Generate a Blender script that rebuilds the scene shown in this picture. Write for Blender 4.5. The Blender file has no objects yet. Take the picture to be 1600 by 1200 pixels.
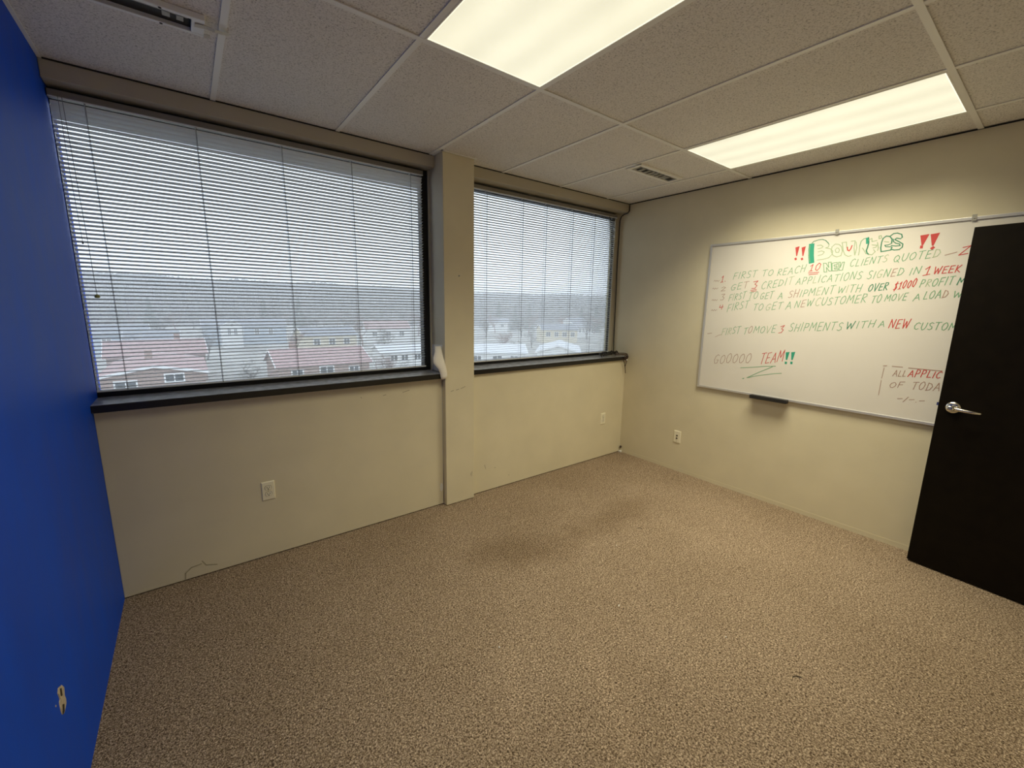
import bpy, bmesh, math, random
from mathutils import Vector, Matrix

# ------------------------------------------------------------------ camera
SC = bpy.context.scene
COL = SC.collection
CAM_POS = Vector((0.3999, -2.7588, 1.5324))
CAM_PITCH, CAM_YAW, CAM_ROLL = -0.1831, 0.6532, 0.0167
FOCAL_PX = 659.56                       # for a 1600 px wide frame
_fw = Vector((math.sin(CAM_YAW)*math.cos(CAM_PITCH), math.cos(CAM_YAW)*math.cos(CAM_PITCH), math.sin(CAM_PITCH)))
_rt = Vector((math.cos(CAM_YAW), -math.sin(CAM_YAW), 0))
_up = _rt.cross(_fw)
_r2 = math.cos(CAM_ROLL)*_rt + math.sin(CAM_ROLL)*_up
_u2 = -math.sin(CAM_ROLL)*_rt + math.cos(CAM_ROLL)*_up
cam_data = bpy.data.cameras.new('camera')
cam = bpy.data.objects.new('camera', cam_data)
COL.objects.link(cam)
_m = Matrix((_r2, _u2, -_fw)).transposed().to_4x4()
_m.translation = CAM_POS
cam.matrix_world = _m
cam_data.sensor_fit = 'HORIZONTAL'
cam_data.sensor_width = 36.0
cam_data.lens = FOCAL_PX/1600*36.0
cam_data.clip_start = 0.02
cam_data.clip_end = 2000
SC.camera = cam

# ------------------------------------------------------------------ sky, exposure
SKY_STRENGTH = 1.8
SKY_COLOR = (0.80, 0.88, 1.0)
LAMP_POWER = (14.0, 25.0)               # near light (old tubes), whiteboard light, W
LAMP_COLOR = (1.0, 0.92, 0.68)
LENS_GLOW = 1.0
w = bpy.data.worlds.new('overcast_sky')
SC.world = w
w.use_nodes = True
bg = w.node_tree.nodes['Background']
bg.inputs[0].default_value = (*SKY_COLOR, 1)
bg.inputs[1].default_value = SKY_STRENGTH
SC.view_settings.view_transform = 'Standard'
SC.view_settings.look = 'None'
SC.view_settings.gamma = 1
SC.view_settings.use_curve_mapping = False
SC.view_settings.exposure = 0.0
SC.cycles.use_denoising = True
SC.cycles.max_bounces = 10
SC.cycles.diffuse_bounces = 6
SC.cycles.transparent_max_bounces = 16
SC.cycles.volume_bounces = 1
SC.cycles.sample_clamp_indirect = 6.0
SC.cycles.caustics_reflective = False
SC.cycles.caustics_refractive = False

# ------------------------------------------------------------------ room numbers (metres)
W = 3.9965          # blue wall x=0 to whiteboard wall
H = 2.5368          # ceiling
BACK = -3.32        # wall behind the camera
HEAD_Y, HEAD_Z = 0.0724, 2.462
COLX0, COLX1, COLY = 1.8606, 2.109, -0.046
SILL = 1.04
TILE = 0.6096
GX = [0.612 + TILE*i for i in range(6)]
GY = [-1.0687, -2.2879]
GROUND = -10.5

# ------------------------------------------------------------------ helpers
class MB:
    """collects shapes for ONE mesh"""
    def __init__(s): s.v = []; s.f = []; s.m = []
    def add(s, vs, fs, mi=0):
        b = len(s.v); s.v += [tuple(p) for p in vs]
        for f in fs: s.f.append([b+i for i in f]); s.m.append(mi)
        return s
    def box(s, x0, x1, y0, y1, z0, z1, mi=0):
        vs = [(x0,y0,z0),(x1,y0,z0),(x1,y1,z0),(x0,y1,z0),(x0,y0,z1),(x1,y0,z1),(x1,y1,z1),(x0,y1,z1)]
        return s.add(vs, [(0,3,2,1),(4,5,6,7),(0,1,5,4),(1,2,6,5),(2,3,7,6),(3,0,4,7)], mi)
    def prism(s, poly, axis, a, b, mi=0):
        """extrude a 2D polygon along an axis from a to b"""
        n = len(poly)
        def P(p, t):
            return {'x': (t,p[0],p[1]), 'y': (p[0],t,p[1]), 'z': (p[0],p[1],t)}[axis]
        vs = [P(p,a) for p in poly] + [P(p,b) for p in poly]
        fs = [list(range(n))[::-1], list(range(n,2*n))]
        fs += [(i,(i+1)%n,n+(i+1)%n,n+i) for i in range(n)]
        return s.add(vs, fs, mi)
    def tube(s, pts, r, n=6, mi=0, cap=True):
        pts = [Vector(p) for p in pts]; k = len(pts)
        rs = r if isinstance(r, (list, tuple)) else [r]*k
        vs = []; up = None
        for i, p in enumerate(pts):
            t = (pts[min(i+1,k-1)] - pts[max(i-1,0)])
            t = t.normalized() if t.length > 1e-9 else Vector((0,0,1))
            if up is None:
                up = t.orthogonal().normalized()
            else:
                up = (up - t*up.dot(t))
                up = up.normalized() if up.length > 1e-6 else t.orthogonal().normalized()
            sd = t.cross(up)
            for j in range(n):
                a = 2*math.pi*j/n
                vs.append(p + (up*math.cos(a) + sd*math.sin(a))*rs[i])
        fs = [(i*n+j, i*n+(j+1)%n, (i+1)*n+(j+1)%n, (i+1)*n+j) for i in range(k-1) for j in range(n)]
        if cap: fs += [list(range(n))[::-1], [(k-1)*n+j for j in range(n)]]
        return s.add(vs, fs, mi)
    def lathe(s, base, axis, prof, n=24, mi=0):
        """prof: (distance along axis, radius)"""
        base = Vector(base); ax = Vector(axis).normalized(); u = ax.orthogonal().normalized(); v = ax.cross(u)
        vs = []
        for d, r in prof:
            for j in range(n):
                a = 2*math.pi*j/n
                vs.append(base + ax*d + (u*math.cos(a)+v*math.sin(a))*max(r,1e-5))
        k = len(prof)
        fs = [(i*n+j, i*n+(j+1)%n, (i+1)*n+(j+1)%n, (i+1)*n+j) for i in range(k-1) for j in range(n)]
        fs += [list(range(n))[::-1], [(k-1)*n+j for j in range(n)]]
        return s.add(vs, fs, mi)
    def frame(s, a0, a1, b0, b1, t, d0, d1, axis, mi=0):
        """rectangular ring of bar width t; a = first in-plane axis, b = second, d = depth along axis"""
        for (p0,p1,q0,q1) in ((a0,a1,b0,b0+t),(a0,a1,b1-t,b1),(a0,a0+t,b0+t,b1-t),(a1-t,a1,b0+t,b1-t)):
            if axis == 'y': s.box(p0,p1,d0,d1,q0,q1,mi)
            elif axis == 'x': s.box(d0,d1,p0,p1,q0,q1,mi)
            else: s.box(p0,p1,q0,q1,d0,d1,mi)
        return s
    def build(s, name, mats, parent=None, smooth=False, bevel=0, kind=None, label=None):
        me = bpy.data.meshes.new(name)
        me.from_pydata([tuple(v) for v in s.v], [], s.f)
        for m in (mats if isinstance(mats, (list, tuple)) else [mats]): me.materials.append(m)
        for p, mi in zip(me.polygons, s.m): p.material_index = mi
        bm = bmesh.new(); bm.from_mesh(me)
        bmesh.ops.recalc_face_normals(bm, faces=bm.faces)
        bm.to_mesh(me); bm.free()
        if smooth:
            for p in me.polygons: p.use_smooth = True
        o = bpy.data.objects.new(name, me); COL.objects.link(o)
        if parent: o.parent = parent
        if bevel:
            b = o.modifiers.new('bevel', 'BEVEL'); b.width = bevel; b.segments = 2; b.limit_method = 'ANGLE'
        if kind: o['kind'] = kind
        if label: o['label'] = label
        return o

def tag(o, label, cat, group=None):
    o['label'] = label; o['category'] = cat
    if group: o['group'] = group
    return o

def empty(name, loc=(0,0,0), rz=0.0, kind=None):
    o = bpy.data.objects.new(name, None); o.empty_display_size = 0.1
    o.location = loc; o.rotation_euler = (0,0,rz); COL.objects.link(o)
    if kind: o['kind'] = kind
    return o

def copy_tree(o, parent=None):
    c = o.copy(); COL.objects.link(c); c.parent = parent
    for ch in list(o.children): copy_tree(ch, c)
    return c

# ------------------------------------------------------------------ materials
def newmat(name):
    m = bpy.data.materials.new(name); m.use_nodes = True
    nt = m.node_tree; p = nt.nodes['Principled BSDF']
    return m, nt, p
def N(nt, typ, **kw):
    n = nt.nodes.new(typ)
    for k, v in kw.items():
        if k.startswith('i_'):
            n.inputs[k[2:].replace('_',' ')].default_value = v
        else: setattr(n, k, v)
    return n
def ramp(nt, fac, stops):
    r = nt.nodes.new('ShaderNodeValToRGB'); e = r.color_ramp.elements
    while len(e) < len(stops): e.new(0.5)
    for el, (pos, c) in zip(e, stops):
        el.position = pos; el.color = (*c, 1) if len(c) == 3 else c
    nt.links.new(fac, r.inputs[0]); return r
def flat(name, col, rough=0.5, metal=0.0, spec=0.5, var=0.0, scale=8.0, bump=0.0, bscale=200.0):
    m, nt, p = newmat(name)
    p.inputs['Roughness'].default_value = rough
    p.inputs['Metallic'].default_value = metal
    p.inputs['Specular IOR Level'].default_value = spec
    p.inputs['Base Color'].default_value = (*col, 1)
    tc = nt.nodes.new('ShaderNodeTexCoord')
    if var:
        n = N(nt, 'ShaderNodeTexNoise', i_Scale=scale, i_Detail=4.0)
        nt.links.new(tc.outputs['Object'], n.inputs['Vector'])
        r = ramp(nt, n.outputs['Fac'], [(0.3, tuple(c*(1-var) for c in col)), (0.7, tuple(min(1,c*(1+var)) for c in col))])
        nt.links.new(r.outputs[0], p.inputs['Base Color'])
    if bump:
        n = N(nt, 'ShaderNodeTexNoise', i_Scale=bscale, i_Detail=3.0)
        nt.links.new(tc.outputs['Object'], n.inputs['Vector'])
        b = N(nt, 'ShaderNodeBump', i_Strength=bump, i_Distance=0.002)
        nt.links.new(n.outputs['Fac'], b.inputs['Height'])
        nt.links.new(b.outputs[0], p.inputs['Normal'])
    return m

M = {}
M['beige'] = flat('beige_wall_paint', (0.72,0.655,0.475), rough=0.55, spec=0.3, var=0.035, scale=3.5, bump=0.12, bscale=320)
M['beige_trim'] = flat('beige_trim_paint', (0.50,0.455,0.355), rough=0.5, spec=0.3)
M['plaster'] = flat('bare_plaster', (0.55,0.47,0.36), rough=0.9, var=0.2, scale=80)
M['caulk'] = flat('white_caulk', (0.75,0.74,0.70), rough=0.8)
M['tee'] = flat('painted_grid_steel', (0.90,0.89,0.84), rough=0.4, spec=0.4)
M['void'] = flat('plenum_and_shadow_gap', (0.02,0.02,0.02), rough=0.9)
M['sill'] = flat('dark_sill_laminate', (0.010,0.009,0.009), rough=0.3, spec=0.5)
M['sill_top'] = flat('sill_top_painted_sheen', (0.38,0.385,0.40), rough=0.2, spec=1.0, var=0.25, scale=22)  # pale grey paints in the window's reflection on the sill top
M['frame_dark'] = flat('dark_bronze_aluminium', (0.012,0.012,0.013), rough=0.4, metal=0.3)
M['slat'] = flat('blind_enamel', (0.74,0.76,0.76), rough=0.38, spec=0.5)
M['rail'] = flat('shaded_rail_enamel', (0.24,0.22,0.19), rough=0.45)  # shade on the head rail is put into this dark colour
M['cord'] = flat('blind_cord', (0.16,0.16,0.17), rough=0.8)
M['tassel'] = flat('yellowed_plastic', (0.42,0.44,0.12), rough=0.5)
M['ivory'] = flat('ivory_plastic', (0.88,0.83,0.64), rough=0.35)
M['slot'] = flat('dark_slot', (0.015,0.013,0.01), rough=0.7)
M['screw'] = flat('screw_steel', (0.5,0.48,0.42), rough=0.35, metal=0.9)
M['alu'] = flat('board_frame_aluminium', (0.70,0.69,0.68), rough=0.38, metal=0.55)
M['board'] = flat('whiteboard_enamel', (0.77,0.735,0.67), rough=0.22, spec=0.45, var=0.02, scale=2.5)
M['tray'] = flat('black_tray_plastic', (0.018,0.017,0.016), rough=0.5)
M['ink_g'] = flat('green_marker', (0.17,0.38,0.21), rough=0.6)
M['ink_f'] = flat('faint_green_marker', (0.36,0.47,0.30), rough=0.6)
M['ink_d'] = flat('dark_green_marker', (0.035,0.22,0.12), rough=0.6)
M['ink_t'] = flat('teal_marker', (0.03,0.34,0.22), rough=0.6)
M['ink_r'] = flat('red_marker', (0.55,0.06,0.055), rough=0.6)
M['ink_k'] = flat('faded_brown_marker', (0.38,0.24,0.19), rough=0.6)
M['door'] = flat('espresso_veneer', (0.006,0.004,0.002), rough=0.5, spec=0.12, var=0.25, scale=14)
M['chrome'] = flat('satin_nickel', (0.72,0.69,0.62), rough=0.22, metal=1.0)
M['vent_white'] = flat('vent_enamel', (0.88,0.88,0.85), rough=0.4)
M['vent_grey'] = flat('vent_dusty_enamel', (0.36,0.35,0.31), rough=0.5)
M['tape'] = flat('paper_tape', (0.62,0.59,0.50), rough=0.8)
M['paper'] = flat('paper_sheet', (0.86,0.83,0.76), rough=0.85, bump=0.1, bscale=120)
M['cable'] = flat('black_cable', (0.012,0.010,0.009), rough=0.45)
M['cable_brown'] = flat('brown_cable', (0.05,0.025,0.018), rough=0.5)
M['lint'] = flat('white_lint', (0.85,0.83,0.78), rough=0.9)
M['lint_and_pit_shade'] = flat('dark_thread_pit_shade', (0.04,0.03,0.02), rough=0.9)
M['scuff'] = flat('wall_scuff', (0.36,0.31,0.21), rough=0.8)
M['stain'] = flat('wall_stain', (0.42,0.37,0.23), rough=0.7)

def mat_blue():
    m, nt, p = newmat('blue_wall_paint')
    tc = nt.nodes.new('ShaderNodeTexCoord')
    mp = N(nt, 'ShaderNodeMapping'); mp.inputs['Scale'].default_value = (1, 2.2, 0.7)
    nt.links.new(tc.outputs['Object'], mp.inputs[0])
    n = N(nt, 'ShaderNodeTexNoise', i_Scale=3.0, i_Detail=5.0, i_Roughness=0.6)
    nt.links.new(mp.outputs[0], n.inputs['Vector'])
    r = ramp(nt, n.outputs['Fac'], [(0.3, (0.003,0.072,0.64)), (0.72, (0.0045,0.090,0.76))])
    nt.links.new(r.outputs[0], p.inputs['Base Color'])
    rr = ramp(nt, n.outputs['Fac'], [(0.3, (0.50,)*3), (0.75, (0.58,)*3)])
    nt.links.new(rr.outputs[0], p.inputs['Roughness'])
    p.inputs['Specular IOR Level'].default_value = 0.16
    n2 = N(nt, 'ShaderNodeTexNoise', i_Scale=260.0, i_Detail=2.0)
    nt.links.new(tc.outputs['Object'], n2.inputs['Vector'])
    b = N(nt, 'ShaderNodeBump', i_Strength=0.15, i_Distance=0.002)
    nt.links.new(n2.outputs['Fac'], b.inputs['Height']); nt.links.new(b.outputs[0], p.inputs['Normal'])
    return m
M['blue'] = mat_blue()

def mat_tile():
    m, nt, p = newmat('mineral_ceiling_tile')
    tc = nt.nodes.new('ShaderNodeTexCoord')
    n = N(nt, 'ShaderNodeTexNoise', i_Scale=150.0, i_Detail=3.0, i_Roughness=0.65)
    nt.links.new(tc.outputs['Object'], n.inputs['Vector'])
    big = N(nt, 'ShaderNodeTexNoise', i_Scale=2.0, i_Detail=2.0)
    nt.links.new(tc.outputs['Object'], big.inputs['Vector'])
    r = ramp(nt, n.outputs['Fac'], [(0.32, (0.42,0.40,0.365)), (0.44, (0.80,0.77,0.72)), (0.62, (0.90,0.87,0.82))])
    mx = N(nt, 'ShaderNodeMix', data_type='RGBA', blend_type='MULTIPLY'); mx.inputs[0].default_value = 1.0
    rb = ramp(nt, big.outputs['Fac'], [(0.3,(0.95,0.95,0.95)), (0.7,(1,1,1))])
    nt.links.new(r.outputs[0], mx.inputs[6]); nt.links.new(rb.outputs[0], mx.inputs[7])
    nt.links.new(mx.outputs[2], p.inputs['Base Color'])
    p.inputs['Roughness'].default_value = 0.95; p.inputs['Specular IOR Level'].default_value = 0.1
    b = N(nt, 'ShaderNodeBump', i_Strength=0.6, i_Distance=0.003)
    nt.links.new(n.outputs['Fac'], b.inputs['Height']); nt.links.new(b.outputs[0], p.inputs['Normal'])
    return m
M['tile'] = mat_tile()

def mat_carpet():
    m, nt, p = newmat('loop_carpet')
    L = nt.links.new
    tc = nt.nodes.new('ShaderNodeTexCoord')
    n = N(nt, 'ShaderNodeTexNoise', i_Scale=150.0, i_Detail=5.0, i_Roughness=0.8, i_Distortion=0.6)
    L(tc.outputs['Object'], n.inputs['Vector'])
    v = N(nt, 'ShaderNodeTexVoronoi', i_Scale=230.0); L(tc.outputs['Object'], v.inputs['Vector'])
    r = ramp(nt, n.outputs['Fac'], [(0.39,(0.066,0.043,0.028)), (0.47,(0.29,0.208,0.140)), (0.53,(0.53,0.405,0.285)), (0.62,(0.90,0.74,0.56))])
    # broad wear
    big = N(nt, 'ShaderNodeTexNoise', i_Scale=1.6, i_Detail=3.0); L(tc.outputs['Object'], big.inputs['Vector'])
    rb = ramp(nt, big.outputs['Fac'], [(0.3,(0.88,0.87,0.85)), (0.65,(1.0,1.0,1.0))])
    mx = N(nt, 'ShaderNodeMix', data_type='RGBA', blend_type='MULTIPLY'); mx.inputs[0].default_value = 1.0
    L(r.outputs[0], mx.inputs[6]); L(rb.outputs[0], mx.inputs[7])
    last = mx.outputs[2]
    sep = nt.nodes.new('ShaderNodeSeparateXYZ'); L(tc.outputs['Object'], sep.inputs[0])
    warp = N(nt, 'ShaderNodeTexNoise', i_Scale=3.5, i_Detail=3.0); L(tc.outputs['Object'], warp.inputs['Vector'])
    # soiled patches and rubbed streaks: centre, half sizes, angle, tint
    for (cx, cy, sx, sy, ang, tint, amt) in [(1.95,-0.85,0.42,0.20,-0.3,(0.66,0.62,0.56),0.6),
                                        (2.75,-0.92,0.55,0.16,0.15,(0.68,0.64,0.58),0.6),
                                        (1.55,-1.95,0.05,0.42,-0.55,(1.3,1.3,1.3),0.28),
                                        (1.35,-1.55,0.04,0.20,-0.5,(1.25,1.25,1.25),0.25)]:
        mp = N(nt, 'ShaderNodeMapping', vector_type='TEXTURE')
        mp.inputs['Location'].default_value = (cx, cy, 0); mp.inputs['Rotation'].default_value = (0,0,ang); mp.inputs['Scale'].default_value = (sx, sy, 1)
        L(tc.outputs['Object'], mp.inputs[0])
        ln = N(nt, 'ShaderNodeVectorMath', operation='LENGTH'); L(mp.outputs[0], ln.inputs[0])
        ad = N(nt, 'ShaderNodeMath', operation='ADD'); L(ln.outputs['Value'], ad.inputs[0])
        sc = N(nt, 'ShaderNodeMath', operation='MULTIPLY_ADD'); sc.inputs[1].default_value = 1.6; sc.inputs[2].default_value = -0.8
        L(warp.outputs['Fac'], sc.inputs[0]); L(sc.outputs[0], ad.inputs[1])
        mr = N(nt, 'ShaderNodeMapRange'); mr.inputs['From Min'].default_value = 1.25; mr.inputs['From Max'].default_value = 0.3
        mr.inputs['To Min'].default_value = 0.0; mr.inputs['To Max'].default_value = amt
        L(ad.outputs[0], mr.inputs['Value'])
        k = N(nt, 'ShaderNodeMix', data_type='RGBA', blend_type='MULTIPLY')
        L(mr.outputs[0], k.inputs[0]); L(last, k.inputs[6]); k.inputs[7].default_value = (*tint, 1)
        last = k.outputs[2]
    L(last, p.inputs['Base Color'])
    p.inputs['Roughness'].default_value = 1.0; p.inputs['Specular IOR Level'].default_value = 0.05
    ht = N(nt, 'ShaderNodeMath', operation='ADD'); L(n.outputs['Fac'], ht.inputs[0]); L(v.outputs['Distance'], ht.inputs[1])
    b = N(nt, 'ShaderNodeBump', i_Strength=0.85, i_Distance=0.007)
    L(ht.outputs[0], b.inputs['Height']); L(b.outputs[0], p.inputs['Normal'])
    return m
M['carpet'] = mat_carpet()

def mat_lens():
    """lit prismatic lens: glows, brighter in bands under the tubes, fine ribbing"""
    m, nt, p = newmat('lit_prismatic_lens')
    L = nt.links.new
    tc = nt.nodes.new('ShaderNodeTexCoord')
    sep = nt.nodes.new('ShaderNodeSeparateXYZ'); L(tc.outputs['Object'], sep.inputs[0])
    sn = N(nt, 'ShaderNodeMath', operation='MULTIPLY'); sn.inputs[1].default_value = 2*math.pi/0.19; L(sep.outputs['X'], sn.inputs[0])
    co = N(nt, 'ShaderNodeMath', operation='COSINE'); L(sn.outputs[0], co.inputs[0])
    wob = N(nt, 'ShaderNodeTexNoise', i_Scale=4.0, i_Detail=3.0); L(tc.outputs['Object'], wob.inputs['Vector'])
    rib = N(nt, 'ShaderNodeTexVoronoi', i_Scale=190.0); L(tc.outputs['Object'], rib.inputs['Vector'])
    a = N(nt, 'ShaderNodeMath', operation='MULTIPLY_ADD'); a.inputs[1].default_value = 0.045; a.inputs[2].default_value = 0.86; L(co.outputs[0], a.inputs[0])
    b = N(nt, 'ShaderNodeMath', operation='MULTIPLY_ADD'); b.inputs[1].default_value = 0.16; L(wob.outputs['Fac'], b.inputs[0]); L(a.outputs[0], b.inputs[2])
    c = N(nt, 'ShaderNodeMath', operation='MULTIPLY_ADD'); c.inputs[1].default_value = -0.08; L(rib.outputs['Distance'], c.inputs[0]); L(b.outputs[0], c.inputs[2])
    s = N(nt, 'ShaderNodeMath', operation='MULTIPLY'); s.inputs[1].default_value = LENS_GLOW; L(c.outputs[0], s.inputs[0])
    p.inputs['Base Color'].default_value = (0.3,0.3,0.28,1); p.inputs['Roughness'].default_value = 0.3
    p.inputs['Emission Color'].default_value = (1.0,0.945,0.70,1)
    L(s.outputs[0], p.inputs['Emission Strength'])
    return m
M['lens'] = mat_lens()
M['lens_edge'] = flat('lens_edge', (0.8,0.78,0.6), rough=0.3)
_p = M['lens_edge'].node_tree.nodes['Principled BSDF']
_p.inputs['Emission Color'].default_value = (1,0.96,0.74,1); _p.inputs['Emission Strength'].default_value = 1.05

def mat_glass():
    m = bpy.data.materials.new('window_glass'); m.use_nodes = True; nt = m.node_tree; nt.nodes.clear()
    out = nt.nodes.new('ShaderNodeOutputMaterial')
    t = nt.nodes.new('ShaderNodeBsdfTransparent'); t.inputs[0].default_value = (0.96,0.98,0.98,1)
    g = nt.nodes.new('ShaderNodeBsdfGlossy'); g.inputs['Roughness'].default_value = 0.03
    fr = N(nt, 'ShaderNodeFresnel', i_IOR=1.3)
    mx = nt.nodes.new('ShaderNodeMixShader')
    nt.links.new(fr.outputs[0], mx.inputs[0]); nt.links.new(t.outputs[0], mx.inputs[1]); nt.links.new(g.outputs[0], mx.inputs[2])
    nt.links.new(mx.outputs[0], out.inputs[0])
    return m
M['glass'] = mat_glass()
def mat_haze():
    m = bpy.data.materials.new('winter_haze'); m.use_nodes = True; nt = m.node_tree; nt.nodes.clear()
    out = nt.nodes.new('ShaderNodeOutputMaterial')
    s = nt.nodes.new('ShaderNodeVolumeScatter'); s.inputs['Color'].default_value = (1,1,1,1); s.inputs['Density'].default_value = 0.0034
    nt.links.new(s.outputs[0], out.inputs['Volume'])
    return m
M['haze'] = mat_haze()
# ------------------------------------------------------------------ the room shell
flo = MB().box(-0.02, W+0.02, BACK-0.02, 0.02, -0.06, 0.0).build('floor', M['carpet'], kind='structure')

wl = MB().box(-0.12, 0.0, BACK-0.12, 0.30, -0.06, 2.75).build('wall_left', M['blue'], kind='structure')
wr = MB().box(W, W+0.12, BACK-0.12, 0.30, -0.06, 2.75).build('wall_right', M['beige'], kind='structure')
wb = MB().box(0.0, W, BACK-0.12, BACK, -0.06, 2.75).build('wall_back', M['beige'], kind='structure')
ww = MB()
ww.box(0.0, COLX0, 0.0, 0.30, 0.006, SILL-0.037)          # low wall under the wide window
ww.box(COLX1, W, 0.0, 0.30, 0.006, SILL-0.037)            # low wall under the narrow window
ww = ww.build('wall_front', M['beige'], kind='structure', bevel=0.002)
cm = MB().box(COLX0, COLX1, COLY, 0.30, 0.004, 2.72).build('column', M['beige'], kind='structure', bevel=0.003)
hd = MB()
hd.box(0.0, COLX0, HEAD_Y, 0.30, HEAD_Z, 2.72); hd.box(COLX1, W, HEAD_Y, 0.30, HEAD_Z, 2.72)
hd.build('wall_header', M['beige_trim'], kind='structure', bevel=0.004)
# small vinyl base along the whiteboard wall
MB().prism([(W,0.0),(W-0.001,0.0),(W-0.001,0.034),(W,0.034)], 'y', BACK, -0.003).build('baseboard_right', M['beige'], kind='structure')
# floor gap under the window wall
MB().box(0.0, COLX0, 0.012, 0.03, 0.0, 0.006).box(COLX1, W, 0.012, 0.03, 0.0, 0.006).build('trim_1', M['void'], kind='structure')

# wear on walls
def strokes(pts_list, to3, wd, lift):
    mb = MB()
    for pts in pts_list:
        for i in range(len(pts)-1):
            a = Vector(pts[i]); b = Vector(pts[i+1]); d = (b-a)
            if d.length < 1e-6: continue
            n = Vector((-d.y, d.x)).normalized()*wd/2; e = d.normalized()*wd*0.3
            q = [a-e-n, b+e-n, b+e+n, a-e+n]
            mb.add([to3(c, 0) for c in q] + [to3(c, lift) for c in q], [(0,1,2,3),(4,7,6,5),(0,4,5,1),(1,5,6,2),(2,6,7,3),(3,7,4,0)])
    return mb
fw3 = lambda c, l: (c[0], -l, c[1])
st1 = strokes([[(0.252,0.012),(0.256,0.045),(0.285,0.07),(0.33,0.075)], [(0.335,0.09),(0.35,0.06),(0.40,0.045)]], fw3, 0.006, 0.0006).build('water_stain', M['stain'], ww)
strokes([[(1.55,0.925),(1.60,0.935)],[(1.41,0.918),(1.43,0.922)],[(1.26,0.925),(1.265,0.918)]], fw3, 0.004, 0.0006).build('scuff_mark', M['scuff'], ww)
strokes([[(2.24,0.235),(2.25,0.20)],[(2.34,0.19),(2.35,0.185)],[(2.49,0.09),(2.495,0.085)]], fw3, 0.004, 0.0006).build('scuff_mark', M['scuff'], ww)
cf3 = lambda c, l: (c[0], COLY-l, c[1])
strokes([[(1.905,0.90),(1.93,0.905)],[(1.95,0.906),(1.975,0.91)],[(1.99,0.912),(2.03,0.925)]], cf3, 0.004, 0.0006).build('scuff_mark', M['scuff'], cm)
strokes([[(2.085,0.19),(2.09,0.23)],[(2.075,0.20),(2.08,0.22)]], cf3, 0.003, 0.0006).build('scuff_mark', M['scuff'], cm)
# broken caulk in the corner left of the column
ck = MB(); ck.tube([(COLX0-0.003,-0.002,0.02),(COLX0-0.003,-0.002,0.35),(COLX0-0.003,-0.002,0.98)], 0.003, 5)
ck.build('caulk_bead', M['beige_trim'], ww, smooth=True)
pt = MB(); rnd = random.Random(4)
pt.add([(COLX0-0.02+0.012*math.cos(a)*(1+0.3*rnd.random()), -0.0012, 0.145+0.028*math.sin(a)*(1+0.3*rnd.random())) for a in [i*math.pi/5 for i in range(10)]], [list(range(10))])
pt.build('filler_patch', M['caulk'], ww)
# gouge in the blue wall: torn paper rim, bare plaster, two dark patches painting the shadow in its pits
def blob(mb, outl, x0, x1, mi):
    n = len(outl); cy_ = sum(p[0] for p in outl)/n; cz_ = sum(p[1] for p in outl)/n
    vs = [(x0, y, z) for y, z in outl] + [(x1, cy_+(y-cy_)*0.88, cz_+(z-cz_)*0.88) for y, z in outl]
    mb.add(vs, [(i,(i+1)%n,n+(i+1)%n,n+i) for i in range(n)] + [list(range(n,2*n))], mi)
g = MB()
blob(g, [(-1.119,0.411),(-1.1064,0.395),(-1.1171,0.3733),(-1.111,0.354),(-1.1164,0.3418),(-1.147,0.3355),(-1.1635,0.3461),(-1.1685,0.3605),(-1.1677,0.3925),(-1.1579,0.3948),(-1.1658,0.4205),(-1.1523,0.428)], 0.0, 0.0022, 0)
blob(g, [(-1.148,0.421),(-1.134,0.412),(-1.1384,0.3888),(-1.1535,0.3985)], 0.002, 0.0028, 1)
blob(g, [(-1.1536,0.3719),(-1.1377,0.3606),(-1.1468,0.3424),(-1.1618,0.3446),(-1.1638,0.3562)], 0.002, 0.0028, 1)
g.build('plaster_gouge', [M['plaster'], M['lint_and_pit_shade']], wl)
blob2 = MB(); blob(blob2, [(-1.20,0.405),(-1.196,0.409),(-1.193,0.405),(-1.197,0.402)], 0.0, 0.0012, 0); blob2.build('paint_chip', M['plaster'], wl)

# ------------------------------------------------------------------ suspended ceiling
xs = [0.002] + GX + [W-0.008]
ys = [BACK] + GY[::-1] + [HEAD_Y]
ceil = MB()
LIGHT_CELLS = [(2, 1), (5, 1)]           # between grid lines x[2]..x[3] and x[5]..x[6], middle row
for i in range(len(xs)-1):
    for j in range(len(ys)-1):
        if (i, j) in LIGHT_CELLS: continue
        x0, x1, y0, y1 = xs[i], xs[i+1], ys[j], ys[j+1]
        if j == 2 and i == 3:             # notched round the column
            ceil.box(x0+0.004, COLX0-0.004 if COLX0-0.004 > x0+0.004 else x0+0.005, COLY-0.004, y1-0.0015, H+0.005, H+0.020)
            ceil.box(COLX1+0.004, x1-0.004, COLY-0.004, y1-0.0015, H+0.005, H+0.020)
            y1 = COLY-0.001
        ceil.box(x0+0.004, x1-0.004, y0+0.004, y1-(0.004 if j < 2 else 0.0015), H+0.005, H+0.020)
ceil_o = ceil.build('ceiling', M['tile'], kind='structure')
MB().box(-0.1, W+0.1, BACK-0.1, 0.3, 2.72, 2.75).build('trim_2', M['void'], kind='structure')
tee = MB(); tw = 0.012
for x in GX: tee.box(x-tw, x+tw, BACK, HEAD_Y-0.001, H, H+0.004)
for y in GY: tee.box(0.001, W-0.001, y-tw, y+tw, H-0.0006, H+0.0034)
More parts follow.
